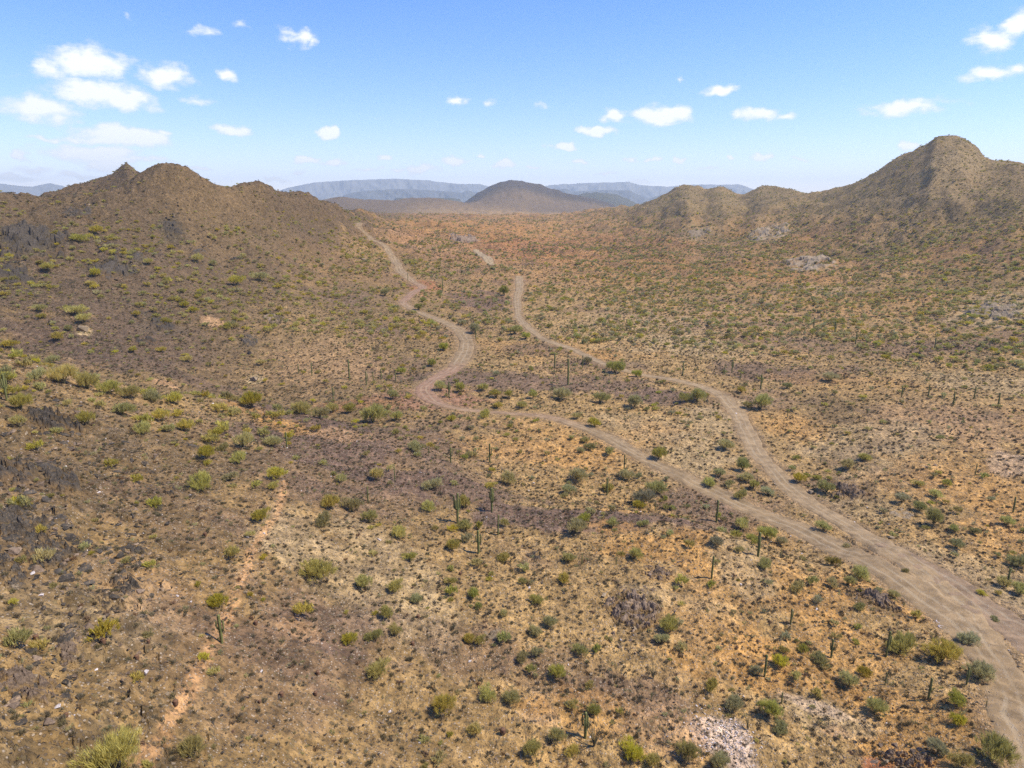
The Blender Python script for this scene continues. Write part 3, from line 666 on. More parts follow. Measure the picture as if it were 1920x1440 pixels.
def arm_mesh(seed, h0, reach, top, side):
    pts = [(0, 0, h0), (reach*.5*side, .01, h0+.0), (reach*.92*side, .01, h0+.03), (reach*1.05*side, 0, h0+.09)]
    for q in np.linspace(.15, 1, 5): pts.append((reach*(1.05+.05*q)*side, 0, h0+.09+(top-.09)*q))
    pts += [(pts[-1][0], 0, pts[-1][2]+.012), (pts[-1][0], 0, pts[-1][2]+.02)]
    return ribmesh('arm', pts, .034, 10)
ARMS = [arm_mesh(i, *a) for i, a in enumerate([(.42,.13,.34,1),(.50,.12,.28,-1),(.46,.15,.40,1),(.38,.11,.25,-1),(.58,.10,.16,1)])]
def copy_of(name, me, parent): return link(name, me, parent)
def saguaro(x, y, h, arms, label, group=None, rz=0., tips=False):
    e = bpy.data.objects.new('saguaro', None); col.objects.link(e)
    e.location = (x, y, H1(x, y)-.03*h*.3); k = h; wd = .62*min(k, 3.2+.35*k)       # stout when short
    e.scale = (wd*1.15, wd*1.15, k); e.rotation_euler = (0, 0, rz)
    e.empty_display_size = .2
    copy_of('stem', STEM[int(x*7) % 3], e)
    for j in range(arms):
        a = copy_of('arm', ARMS[j % 5], e); a.rotation_euler = (0, 0, (0, .3, 1.9, 2.2, 1.2)[j % 5])
    tag(e, label, 'cactus', group)
    return e

# ------------------------------------------------------------------ rocks
def rockmat(name, a, b, c):
    m = Mat(name); o = m.n('ShaderNodeTexCoord').outputs['Object']; r = m.n('ShaderNodeObjectInfo').outputs['Random']
    f = m.mix(m.rng(m.noise(o, 2.2, 5, .65), .35, .62), C4(*a), C4(*b)); f = m.mix(m.rng(m.noise(o, 7, 3), .58, .7), f, C4(*c))
    v = m.rng(r, 0, 1, .75, 1.3); f = m.n('ShaderNodeHueSaturation', {'Value': v, 'Color': f}).outputs[0]
    f = m.mix(m.attr('soil').outputs['Fac'], f, m.mix(1.0, m.attr('tint').outputs['Color'], m.n('ShaderNodeCombineColor', {i: m.rng(m.noise(o, 1.3, 4, .7), .33, .67, .6, 1.35) for i in range(3)}).outputs[0], 'MULTIPLY'))
    m.put(m.b.inputs['Base Color'], f); m.put(m.b.inputs['Normal'], m.n('ShaderNodeBump', {'Height': m.noise(o, 6, 4, .7), 'Strength': .8, 'Distance': .15}).outputs[0]); return m.m
M_RD = rockmat('dark_schist', (.036,.031,.026), (.085,.070,.054), (.20,.135,.07))
M_RB = rockmat('brown_rock', (.12,.085,.06), (.24,.17,.115), (.36,.25,.14))
M_RW = rockmat('quartz', (.50,.42,.38), (.72,.65,.60), (.45,.30,.22))
M_RP = rockmat('pale_rock', (.17,.125,.078), (.31,.235,.15), (.14,.10,.06))
def hull(g, sx, sy, sz, n=13):
    bm = bmesh.new()
    for _ in range(n): bm.verts.new((g.uniform(-1, 1)*sx/2, g.uniform(-1, 1)*sy/2, g.uniform(-1, 1)*sz/2))
    r = bmesh.ops.convex_hull(bm, input=bm.verts); 
    for v in [v for v in bm.verts if not v.link_faces]: bm.verts.remove(v)
    V = [v.co.copy() for v in bm.verts]; bm.verts.index_update(); F = [tuple(v.index for v in f.verts) for f in bm.faces]; bm.free(); return V, F
def rock_mesh(name, seed, dims, mat):
    g = random.Random(seed); V, F = hull(g, *dims, n=18); me = bpy.data.meshes.new(name); me.from_pydata([tuple(v) for v in V], [], F); me.materials.append(mat); me.update(); return me
def outcrop(px, py, wpx, hpx, n, mat, label, seed, name='rock_outcrop'):
    amp = .35 if mat is M_RP else (.75 if py < 660 else 1.2)
    """one connected mass of leaning strata that breaks through the slope and dives under it all round"""
    p, t = hit(px, py); wm = wpx*t/FPX*1.15; q, _ = hit(px, py-hpx*.5); q2, _ = hit(px, py+hpx*.5)
    dm = float(np.clip(np.hypot(*(q-q2))*1.1, wm*.4, wm*1.7)); k = int(np.clip(max(wpx, hpx)*.75, 22, 84))
    rx = p/np.hypot(*p); tx = np.array([rx[1], -rx[0]]); z0 = H1(*p)
    a, b = np.meshgrid(np.linspace(-.62, .62, k), np.linspace(-.62, .62, k), indexing='ij'); a = a.ravel(); b = b.ravel()
    x = p[0]+tx[0]*a*wm+rx[0]*b*dm; y = p[1]+tx[1]*a*wm+rx[1]*b*dm
    sc_ = max(wm, dm)
    ca, sa = math.cos(R(22)), math.sin(R(22)); xt, yt = (x-p[0])*tx[0]+(y-p[1])*tx[1], (x-p[0])*rx[0]+(y-p[1])*rx[1]; u_ = (xt*ca+yt*sa)/sc_+seed; v_ = (-xt*sa+yt*ca)/sc_+seed*.3
    nc = 5+k/9.0
    wu = u_*nc*.5+.25*noise(u_*9, v_*9, seed); wv = v_*nc+.25*noise(u_*9+5, v_*9, seed+1)
    blk = cells(wu, wv, seed+20); blk2 = cells(wu*2.3+7, wv*2.3, seed+30)
    env = 1-sm(np.hypot(a, b)*2+.55*fbm(u_*5, v_*5, seed+3, 3)+.25*noise(u_*18, v_*18, seed+4), .42, 1.0)
    rag = fbm(u_*9, v_*15, seed+8, 4)
    hgt = env*(.95*blk+.35*blk2+.55*rag-.12)*sc_*.105*amp
    soil = 1-sm(hgt/(sc_*.105*amp)+.35*fbm(u_*20, v_*20, seed+9, 3), .12, .55)*(.35+.65*sm(env, .1, .6))
    z = Hroad(x, y)+hgt-(1-sm(env, 0, .12))*.5*(.2+sc_*.03)-.03
    V = np.stack([x-p[0], y-p[1], z-z0], 1)
    V[:, :2] += (np.stack([noise(u_*30, v_*30, seed+6), noise(u_*30+7, v_*30, seed+7)], 1)*wm/k*1.1)
    q = (np.arange(k-1)[:, None]*k+np.arange(k-1)[None]).ravel(); Fq = np.stack([q, q+1, q+k+1, q+k], 1)
    keep = (env[Fq] > .0).any(1)
    me = mesh_np(name, V, Fq[keep], [mat]); setattr_np(me, 'soil', 'FLOAT', soil.astype(np.float32)); setattr_np(me, 'tint', 'FLOAT_COLOR', ground_colour(x, y, z)); bm = bmesh.new(); bm.from_mesh(me)
    bmesh.ops.delete(bm, geom=[v for v in bm.verts if not v.link_faces], context='VERTS')
    # keep the one largest connected piece
    seen = set(); best = []
    for v in bm.verts:
        if v in seen: continue
        st = [v]; seen.add(v); comp = []
        while st:
            c = st.pop(); comp.append(c)
            for e in c.link_edges:
                o_ = e.other_vert(c)
                if o_ not in seen: seen.add(o_); st.append(o_)
        if len(comp) > len(best): best = comp
    bs = set(best); bmesh.ops.delete(bm, geom=[v for v in bm.verts if v not in bs], context='VERTS')
    bmesh.ops.recalc_face_normals(bm, faces=bm.faces)
    if sum(f.normal.z for f in bm.faces) < 0: bmesh.ops.reverse_faces(bm, faces=bm.faces)
    bm.to_mesh(me); bm.free()
    ob_ = link(name, me); ob_.location = (p[0], p[1], z0); tag(ob_, label, 'rock'); return ob_
OUT = [
 (60,455,120,60,46,M_RD,'largest craggy charcoal outcrop, high on the shoulder of the left hill'),
 (28,520,70,40,22,M_RD,'low charcoal outcrop just downhill of the largest crag on the left hill'),
 (322,428,44,44,22,M_RD,'upright dark crag on the spur below the rounded left summit'),
 (210,505,62,44,26,M_RD,'long leaning dark outcrop like a staircase in the middle of the left hill'),
 (250,478,36,20,12,M_RD,'small dark ledge directly above the long leaning outcrop'),
 (150,400,60,24,16,M_RD,'dark broken ledge near the crest of the left hill'),
 (375,470,30,24,10,M_RD,'narrow dark rib to the right of the upright crag'),
 (510,596,30,22,16,M_RB,'isolated brown rock knob on the lower right flank of the left hill'),
 (440,487,24,18,9,M_RD,'small dark rock knob high on the right flank of the left hill'),
 (468,640,32,50,14,M_RD,'thin vertical streak of grey rock low on the left hill'),
 (305,608,44,26,10,M_RD,'grey ledge behind the round bush on the left hill'),
 (275,640,36,50,9,M_RD,'scattered grey slabs near the foot of the left hill'),
 (100,795,90,40,22,M_RD,'dark jagged outcrop at the top of the nearest slope under a yellow bush'),
 (20,880,80,60,24,M_RD,'dark outcrop cut by the picture edge halfway up the nearest slope'),
 (120,905,70,50,20,M_RD,'long grey slabs leaning uphill in the middle of the nearest slope'),
 (360,836,30,14,8,M_RD,'small dark rock shelf beside two yellow bushes'),
 (275,888,30,20,9,M_RD,'dark split boulder on bare ground of the nearest slope'),
 (292,948,30,20,8,M_RD,'narrow black rock fin on the brown slope'),
 (320,917,26,22,6,M_RD,'small black rock fin above the narrow fin'),
 (40,985,90,60,30,M_RD,'broad layered dark outcrop on the lower left slope'),
 (95,1040,100,60,30,M_RD,'layered brown black slabs stepping down beside the white boulder'),
 (20,1080,60,60,18,M_RD,'dark leaning slab pile at the far left below the layered outcrop'),
 (262,1035,44,26,14,M_RD,'blackish crag with white quartz flecks'),
 (235,1100,50,60,20,M_RD,'vertical chain of dark slabs between white gravel and trail'),
 (205,1140,36,40,10,M_RD,'lowest dark slabs of the vertical chain'),
 (130,1215,46,70,16,M_RB,'brown upright rock rib among white stones'),
 (60,1290,100,70,22,M_RB,'brown weathered ledge close to the lower left corner'),
 (1190,1150,95,70,40,M_RB,'brown crumbling cliff face on the orange slope'),
 (1235,1075,60,30,18,M_RB,'brown ledge along the top of the orange bank'),
 (930,1190,60,26,16,M_RP,'low striped ledge of grey and tan layers'),
 (1640,1122,90,26,26,M_RB,'dark brown eroded bank just left of the dirt road'),
 (1700,1425,90,34,26,M_RB,'mustard brown rock ledge at the bottom of the orange slope'),
 (1590,925,60,30,18,M_RB,'tan rock bank on the uphill side of the gravel wash'),
 (1690,965,50,20,14,M_RP,'pale crumbling bank right of the gravel wash'),
 (1005,1045,36,20,10,M_RD,'slate grey rock heap on the tan slope below the cacti'),
 (1440,442,70,34,26,M_RP,'pale pinkish rock knoll at the foot of the right hand mountain'),
 (1310,438,50,26,16,M_RP,'pale rock knoll left of the pinkish knoll, beneath the twin hills'),
 (1520,492,90,26,24,M_RP,'wide pale rock knoll in front of the right hand mountain'),
 (1865,585,110,50,34,M_RP,'whitish rocky hillside at the right edge'),
 (870,455,60,20,16,M_RB,'brown crag in the middle of the far valley'),
]
for i, (px, py, wd, hg, n, mt, lb) in enumerate(OUT): outcrop(px, py, wd, hg, n, mt, lb, 40+i)

ROCKS = [rock_mesh('rock', 700+i, d, m) for i, (d, m) in enumerate([((1,.7,.35), M_RD), ((1,.8,.5), M_RP), ((1,.6,.4), M_RW), ((1,.75,.45), M_RB), ((1,.5,.25), M_RD), ((1,.8,.6), M_RW)])]
def rock(px, py, wpx, k, label, rz=.5, tilt=.3, group=None):
    p, t = hit(px, py); s = wpx*t/FPX; o = link('rock', ROCKS[k]); o.location = (p[0], p[1], H1(*p)+s*.08); o.scale = (s, s, s); o.rotation_euler = (tilt, 0, rz); tag(o, label, 'rock', group); return o
for (px, py, wd, k, lb) in [
 (27,1105,19,1,'large pale flat boulder beneath dark slabs at the left edge'),
 (155,1038,16,0,'flat grey slab lying alone on tan gravel'),
 (158,1060,13,4,'thin dark slab just below the flat grey slab'),
 (60,1077,12,2,'greenish white quartz lump between dark slabs'),
 (77,1117,9,5,'white quartz lump on gravel right of the large pale boulder'),
 (495,1001,6,5,'lone white stone on the trail above the palo verde'),
 (107,1326,14,2,'white quartz boulder low on the near slope'),
 (106,1213,9,5,'white stone beside the brown rock rib'),
 (180,1257,8,2,'white quartz stone right of the brown rock rib'),
 (275,1263,14,5,'pair of bright quartz stones fused on the gravel'),
 (490,1260,8,2,'whitish quartz stone on the purple gravel'),
 (1521,925,14,1,'flat pale slab on the edge of the gravel wash'),
 (1672,1010,12,1,'broken pale slab in the wash bed'),
 (1588,1020,10,3,'tan block beside the road behind a dark bush'),
 (1382,779,12,2,'white boulder where the wash narrows'),
 (712,1013,10,2,'patch stone of white quartz on pale slope'),
 (158,620,24,1,'pale weathered boulder on the lower left hill'),
 (478,713,18,1,'pale rounded boulder at the foot of the left hill'),
 (683,488,10,1,'distant pale slab near the winding road'),
 ]: rock(px, py, wd, k, lb, rz=(px*.37) % 3)

# broken slabs strewn over the stony parts of the left slopes
SL = [rock_mesh('broken_rock', 800+i, d, m) for i, (d, m) in enumerate([((1,.5,.28), M_RD), ((1,.65,.4), M_RD), ((1,.4,.22), M_RB), ((1,.55,.35), M_RD), ((.8,.6,.5), M_RB), ((1,.45,.3), M_RP)])]
ZN = [(60,900,95,95,130,.9),(50,1010,85,65,150,.85),(100,1050,75,55,130,.8),(150,850,90,60,90,.7),(290,860,110,70,80,.55),(265,960,60,60,60,.6),(250,1040,45,35,80,.6),(235,1110,36,70,110,.6),(130,1210,40,60,70,.55),(60,1290,90,60,90,.6),(180,1180,120,90,80,.4),(110,795,70,35,90,.8),
      (60,455,75,36,170,1.5),(28,525,40,26,60,1.3),(322,428,28,32,80,1.4),(212,505,42,26,90,1.4),(150,400,42,16,50,1.5),(375,470,22,18,30,1.3),(300,608,40,22,40,1.1),(466,640,18,34,50,1.1),(420,480,90,50,60,1.1),(510,597,14,12,30,1.1),
      (1190,1145,60,50,110,.6),(1640,1122,60,16,70,.5),(1690,1425,60,24,80,.5),(1240,1075,50,20,50,.5),(1720,840,140,70,60,.7)]
SX, SY, SW = [], [], []
for (px, py, rx, ry, n, mw) in ZN:
    for _ in range(n):
        a_, b_ = rng.normal(0, .55, 2)
        qx, qy = px+a_*rx, py+b_*ry
        p0 = ray(qx, qy); SX.append((qx, qy)); SW.append(mw*(.4+1.7*rng.random()**2.4))
def hit_many(PX):
    out_ = []
    Dg = np.exp(np.arange(math.log(30), math.log(700), .004))
    for (px, py) in PX:
        d = ray(px, py); h = math.hypot(d[0], d[1]); x = Dg*d[0]/h; y = Dg*d[1]/h
        b = Dg*d[2]/h-Hbase(x, y) < 0; i = int(np.argmax(b)) if b.any() else len(Dg)-1
        out_.append((x[i], y[i]))
    return np.array(out_)
SP = hit_many(SX); SZ = Hroad(SP[:, 0], SP[:, 1]); SW = np.array(SW); SD = np.hypot(SP[:, 0], SP[:, 1]); okk = SD < 560
SP, SZ, SW, SD = SP[okk], SZ[okk], SW[okk], SD[okk]
s_ord = np.argsort(-SW/SD); s_id = rng.choice(6, len(SW), p=[.3,.22,.14,.2,.1,.04]); s_right = SP[:, 0] > 8
s_id = np.where(s_right, rng.choice([2, 4, 5], len(SW), p=[.5,.35,.15]), s_id)
SLAB_IND = []; sl_p = {}
for i in s_ord[:250]:
    o = link('broken_rock', SL[s_id[i]]); o.location = (SP[i, 0], SP[i, 1], SZ[i]+SW[i]*.02); o.scale = (SW[i],)*3
    o.rotation_euler = (rng.normal(.35, .3), rng.normal(0, .25), math.atan2(-SP[i, 0], SP[i, 1])+rng.normal(.6, .4)); tag(o, 'dark broken slab', 'rock', 'broken slabs on the stony slopes')
    SLAB_IND.append((o, ['thin dark slab', 'chunky dark slab', 'thin brown slab', 'dark slab', 'blocky brown rock', 'pale slab'][s_id[i]])); sl_p[int(s_id[i])] = o

# ------------------------------------------------------------------ palo verde, creosote: one by one from the photograph
def base_of(px, py, wpx, hg):
    """ground point under a crown whose middle shows at px, py"""
    p, t = hit(px, min(py+wpx*hg*.36, 1560)); return p, t
def shrub(kind, x, y, wm, label, group, parts=True, name=None):
    v = int(abs(x*13+y*7)) % 3; ks = kind
    nm = name or ('creosote_bush' if ks == 'S' else 'palo_verde')
    cr, li = PV[ks][v]
    if parts:
        e = bpy.data.objects.new(nm, None); col.objects.link(e); e.empty_display_size = .3
        link('crown', cr, e); link('trunk', li, e)
    else: e = link(nm, LO[ks][v % 2])
    e.location = (x, y, H1(x, y)-.02*wm); e.rotation_euler = (0, 0, (x*1.7+y*.9) % 6.28)
    f = .86+.3*((x*3.1+y*1.3) % 1); e.scale = (wm, wm, wm*f)
    tag(e, label, 'shrub' if ks == 'S' else 'tree', group); return e
PLANTS = [
 (210,1415,118,'Y','biggest yellow-green palo verde at the bottom left, cut by the picture edge'),
 (362,1402,64,'Y','rounded palo verde beside the trail at the bottom, right of the biggest one'),
 (598,1066,70,'Y','large rounded palo verde alone between pale and purple ground'),
 (412,1125,50,'Y','airy palo verde leaning over the trail just above the armed saguaro'),
 (380,906,52,'Y','dense palo verde on brown stony slope, right of the dark rock fins'),
 (490,966,40,'Y','palo verde just above the lone white stone on the trail'),
 (520,886,40,'Y','upper of two joined palo verdes at the top end of the trail'),(513,910,28,'Y','lower and smaller of two joined palo verdes at the top end of the trail'),
 (432,893,30,'O','dull olive bush between the dense palo verde and the two joined ones'),
 (388,848,42,'Y','palo verde next to the small dark rock shelf'),(418,838,28,'O','thin bush touching the small dark rock shelf trees'),(448,860,34,'Y','bush right of the rock shelf, below the greenest tree'),
 (455,824,48,'Y','greenish full palo verde above the rock shelf'),(353,797,40,'Y','low wide palo verde left of the greenish full one'),(405,812,26,'Y','faint small palo verde between two fuller ones'),
 (305,778,40,'Y','tall narrow bright palo verde on the nearest ridge'),(270,803,40,'Y','brightest yellow bush, touching the tall narrow one'),
 (230,765,46,'O','pale olive bush on the nearest ridge'),(165,783,42,'Y','spreading yellow bush above the jagged outcrop'),(37,790,36,'Y','yellow bush directly below the widest ridge bush'),
 (40,752,52,'Y','wide low yellow bush beside the saguaro at the left edge'),
 (120,702,60,'Y','leftmost of the dense yellow bushes along the ridge line'),(165,716,48,'Y','second dense yellow bush along the ridge line'),(205,727,46,'Y','third dense yellow bush along the ridge line'),(243,735,42,'Y','fourth dense yellow bush along the ridge line'),
 (290,742,38,'O','low olive bush continuing the ridge line hedge'),(325,746,38,'Y','yellowish bush continuing the ridge line hedge'),(70,700,40,'O','thin olive bush behind the ridge, left end'),(100,672,35,'O','olive bush highest on the ridge at left'),
 (472,748,52,'Y','wide bright bush in the saddle below the left hill'),(510,822,46,'O','loose olive bush near the orange cut'),(560,762,50,'O','flat olive bush left of the reddish flat'),(600,772,40,'Y','yellow bush on the reddish flat'),
 (625,765,30,'Y','small yellow bush by the reddish flat saguaro'),(658,765,30,'G','upright green bush at the edge of the red flat'),(700,776,56,'Y','long yellow bush on the purple flat'),(742,778,32,'Y','short yellow bush at the end of the long one'),
 (620,940,46,'Y','upper left bush of the diagonal row on the pale slope'),(660,945,44,'Y','second bush of the diagonal row on the pale slope'),(692,966,38,'Y','third bush of the diagonal row on the pale slope'),(608,975,40,'O','lower bush beside the diagonal row'),
 (640,896,30,'Y','small bush above the diagonal row'),(705,889,36,'Y','round bush on purple ground above the row'),(780,836,34,'O','olive pair of bushes on tan ground'),(810,906,40,'O','pale olive bush left of the round yellow one'),
 (805,948,36,'Y','round bush on the purple band'),(748,998,38,'Y','bright conical palo verde on pale gravel'),(768,1042,28,'Y','smaller bush below the conical palo verde'),(873,984,38,'Y','bush at the foot of the branching saguaro'),(870,942,34,'O','faint bush behind the branching saguaro'),
 (920,908,26,'Y','bush above the many armed saguaro'),(955,898,38,'Y','loose bush right of the many armed saguaro'),(848,1020,36,'Y','bush left of the short armed saguaro'),(946,1042,34,'O','olive bush right of the short armed saguaro'),(947,979,24,'Y','bush next to the tall single saguaro'),
 (1063,1042,34,'O','olive bush beside the slate rock heap'),(1058,1085,28,'Y','yellow bush below the slate rock heap'),(685,1091,42,'Y','left bush of a pair on the pale slope'),(742,1098,38,'Y','right bush of a pair on the pale slope'),(782,1122,30,'S','grey bush below the pair on the pale slope'),
 (845,1090,24,'Y','small yellow bush on the tan slope'),(888,1112,32,'G','greener bush with a smaller one at its foot'),(897,1138,22,'G','smaller bush at the foot of the greener one'),(945,1150,24,'O','faint bush above the striped ledge'),(980,1090,22,'Y','small pale yellow bush in the middle of the slope'),
 (1008,1125,34,'O','upper bush of the cluster right of the striped ledge'),(1030,1162,34,'O','middle bush of the cluster right of the striped ledge'),(1005,1185,34,'O','lower bush of the cluster right of the striped ledge'),
 (725,1150,36,'O','upper of two bushes on purple ground'),(742,1178,34,'Y','lower of two bushes on purple ground'),(700,1190,36,'O','grey olive bush left of the purple ground pair'),(655,1196,38,'Y','bright bush at the left of the purple ground'),(710,1250,54,'Y','big round palo verde low on the purple gravel'),
 (878,1196,30,'Y','left half of a twin bush under the striped ledge'),(900,1198,28,'Y','right half of a twin bush under the striped ledge'),(1043,1258,40,'Y','wide flat palo verde on the lower middle slope'),(1085,1216,36,'O','bush above right of the wide flat palo verde'),(980,1232,30,'S','grey bush left of the wide flat palo verde'),(1008,1222,28,'S','dark grey bush touching the grey one'),
 (832,1320,54,'Y','large ragged palo verde near the bottom'),(914,1298,46,'Y','pointed palo verde near the bottom'),(957,1307,42,'Y','rounder neighbour right of the pointed palo verde'),(892,1366,38,'Y','bush below the pointed palo verde'),(843,1376,18,'Y','tiny yellow bush near the bottom'),
 (1045,1378,38,'Y','bright upper bush of the chain by the dark cactus clump'),(1072,1408,34,'Y','lower bush of the chain by the dark cactus clump'),(1000,1402,48,'O','dull bush left of the chain at the bottom'),(1112,1325,36,'O','olive bush behind the dark cactus clump'),
 (1255,1172,48,'G','tall green palo verde on the orange slope'),(1240,1195,30,'O','lower left part bush under the tall green one'),(1185,1406,54,'Y','large bush at the bottom, left of the quartz patch'),(1222,1424,36,'Y','bush at the bottom edge beside the large one'),(1285,1400,60,'O','broad olive bush at the bottom next to the quartz patch'),(1352,1425,52,'O','olive bush at the bottom edge under the quartz patch'),
 (1228,915,44,'G','brightest green palo verde beside the road bend'),(1204,932,48,'S','grey green bush left of the brightest green one'),(1176,890,36,'S','grey bare bush near the road'),(1198,945,28,'Y','yellow bush in front of the grey green one'),(1138,913,30,'O','olive bush with a saguaro in it'),(1082,886,46,'O','wide olive bush on orange ground'),
 (1065,916,32,'S','slender grey bush on tan ground'),(1080,985,46,'S','grey green bush on the purple band'),(1095,972,30,'G','green bush behind the grey one on the purple band'),(1150,978,28,'G','round green bush on the purple band'),(1205,980,24,'O','olive bush at the top of the orange bank'),(1190,1035,36,'O','dusty bush on the orange bank'),
 (1105,838,26,'G','lower right bush of three by the road'),(1095,824,22,'Y','upper left bush of three by the road'),(1088,842,22,'O','faint bush of three by the road'),(1143,846,22,'S','dark round bush at the road edge'),(1235,849,40,'G','full green bush between road and wash'),(1115,792,28,'Y','bush north of the road on tan ground'),(1082,778,24,'Y','small yellow bush above the road'),
 (978,758,26,'Y','right bush of a pair above the straight road'),(933,759,22,'Y','left bush of a pair above the straight road'),(910,775,28,'O','faded bush touching the lower edge of the road'),(845,783,24,'Y','small bush below the red junction'),
 (827,724,28,'Y','bush at the inside of the road bend'),(863,729,26,'G','second bush from the road bend'),(905,726,24,'G','third bush from the road bend'),(930,736,28,'Y','fourth bush from the road bend'),(955,739,20,'G','fifth bush from the road bend'),(1000,738,26,'G','upright green bush in the purple flat'),
 (1050,735,48,'O','long olive bush in the purple flat'),(1125,744,36,'S','blue green bush in the purple flat'),(1190,751,40,'O','wide olive bush in the purple flat'),(736,739,28,'S','blue green bush left of the junction'),(752,695,22,'G','bright small bush near slim cacti left of the road'),
 (1153,688,40,'G','large bright green bush beside the narrow wash'),(1193,701,22,'G','small companion right of the large bright green bush'),(930,700,18,'S','small grey green bush above the bend'),(1103,676,24,'O','olive bush left of the large bright green one'),
 (1307,740,40,'O','pair of olive bushes inside the curve of the wash'),(1285,745,30,'O','left neighbour inside the curve of the wash'),(1425,755,44,'G','low green thicket at the wash narrows'),(1403,758,24,'Y','yellow edge of the thicket at the wash narrows'),(1475,723,20,'G','upright dark green bush above the thicket'),(1390,730,22,'Y','small yellow tree above the wash narrows'),(1555,705,34,'S','dark bush behind the thicket'),
 (1358,829,42,'O','bush left of the wash below its narrows'),(1392,872,36,'G','upper of a chain of green bushes along the wash'),(1398,892,34,'S','grey middle bush of the chain along the wash'),(1413,908,24,'Y','lowest yellow bush of the chain along the wash'),(1332,904,34,'G','fresh green bush between the two tracks'),(1350,886,26,'S','grey bush between the two tracks'),
 (1388,928,28,'O','brown olive bush between the two tracks'),(1440,920,28,'S','feathery grey bush between the two tracks'),(1545,985,34,'S','dark green bush between the tracks where they converge'),(1588,1023,20,'O','small olive bush between the tracks'),
 (1550,912,38,'G','green bush right of the wash'),(1500,896,30,'Y','yellow green bush right of the wash'),(1530,893,24,'O','olive bush right of the wash'),(1592,869,34,'O','olive bush on the right hand bank'),(1620,853,32,'O','upper olive bush on the right hand bank'),
 (1755,926,30,'Y','bright round bush on orange ground at right'),(1720,906,24,'Y','small bright bush at right'),(1775,907,24,'Y','upper small bright bush at right'),(1750,970,44,'G','big green bush at right'),(1724,948,34,'G','upper part of the green clump at right'),(1690,932,30,'S','grey bush left of the green clump'),(1790,991,24,'G','round green bush below the clump'),(1792,1018,32,'S','grey green bush below the round one'),(1886,975,32,'S','grey bush near the lone spear cactus at right'),(1825,993,26,'O','dark olive bush right of the round one'),
 (1880,1090,34,'Y','yellow bush next to the roadside spear cactus at right'),(1912,1105,34,'S','dark bush at the right edge'),(1905,1050,44,'S','dark thicket at the right edge'),(1840,1112,20,'Y','small yellow bush on gravel at right'),(1870,1110,16,'Y','tiny yellow bush on gravel at right'),(1865,1161,20,'S','brown bush on the road margin'),(1695,1070,16,'O','small bush in the middle of the graded flat'),
 (1390,983,34,'Y','yellow bush left of the green roadside clump'),(1436,998,40,'G','rich green bush at the roadside'),(1463,1013,28,'S','blue green bush at the end of the roadside clump'),(1341,1013,32,'S','grey green bush left of the roadside clump'),(1385,1030,22,'Y','small yellow bush below the roadside clump'),(1433,1058,32,'S','dusty grey bush beside the tall spear cactus'),
 (1495,1100,34,'O','olive bush on tan ground left of the road'),(1532,1126,24,'S','small grey bush left of the road'),(1612,1072,44,'S','large feathery grey green bush on the road shoulder'),(1590,1090,28,'G','green bush in front of the feathery one'),(1562,1093,26,'O','dark olive bush left of the feathery one'),(1560,1052,28,'O','rusty olive bush above the feathery one'),(1672,1110,30,'O','bush at the top of the eroded bank'),(1646,1108,22,'S','grey bush at the top of the eroded bank'),(1608,1136,28,'O','bush growing in the eroded bank'),
 (1690,1205,62,'O','big dull palo verde behind the armed spear cactus'),(1765,1219,70,'Y','big bright palo verde near the stone rings'),(1810,1198,42,'S','grey green bush by the road behind the big bright one'),(1836,1255,66,'S','largest grey green tree where the road bends'),
 (1465,1240,40,'Y','bright rounded bush on orange sand'),(1502,1215,28,'Y','small bright bush on orange sand'),(1470,1216,22,'O','faint bush on orange sand'),(1540,1236,42,'O','olive bush beneath the armed saguaro'),(1592,1272,44,'S','grey bush on sand in the lower right'),(1618,1258,36,'Y','yellow bush touching the grey one'),
 (1793,1307,48,'G','dark green palo verde left of the road bend'),(1640,1322,48,'S','grey green bush on open sand'),(1793,1346,38,'Y','yellow bush beneath the dark green one'),(1858,1403,84,'Y','largest bright palo verde in the lower right corner'),(1440,1328,54,'G','green palo verde beside a short cactus'),(1462,1365,38,'S','grey bush below the green palo verde'),(1375,1320,46,'S','grey feathery bush left of the green palo verde'),(1335,1285,32,'O','dull bush on purple gravel'),(1760,1400,44,'S','grey bush left of the largest lower right tree'),(1800,1425,44,'O','olive bush at the bottom under the largest lower right tree'),(1420,1258,28,'S','small dark bush at the foot of a spear cactus'),
 (945,546,30,'G','green bush left of the pale clearing'),(965,618,28,'G','green bush along the narrow wash'),(987,629,22,'G','bright green bush along the narrow wash'),(890,616,28,'S','dark bush right of the upper bend'),(868,604,18,'S','blue green bush at the upper bend'),(722,549,22,'G','dark green bush left of the S bend'),(785,575,22,'G','green bush inside the S bend'),(792,562,16,'G','upper green bush inside the S bend'),(832,650,26,'G','green bush in the crook of the road'),(810,680,24,'G','round green bush above the junction'),(742,575,16,'G','small bush at the S bend'),
 (180,430,30,'Y','bright bush on the left hill right of the largest crag'),(105,437,18,'Y','small bright bush at the edge of the largest crag'),(150,446,34,'Y','wide yellow bush on the left hill'),(145,580,38,'Y','upper of two stacked bushes on the left hill'),(158,597,30,'Y','lower of two stacked bushes on the left hill'),(75,577,24,'Y','upper small bush at far left of the hill'),(78,592,20,'Y','lower small bush at far left of the hill'),
 (92,500,28,'Y','bush on brown scree of the left hill'),(313,602,22,'Y','round bright bush in front of a grey ledge'),(345,570,22,'Y','bush on the middle of the left hill'),(364,580,20,'Y','neighbour of the bush on the middle of the left hill'),(350,672,24,'Y','bush at the foot of the left hill'),(487,515,40,'Y','bright wide bush on the right flank of the left hill'),(445,526,32,'Y','second bright bush on the right flank of the left hill'),
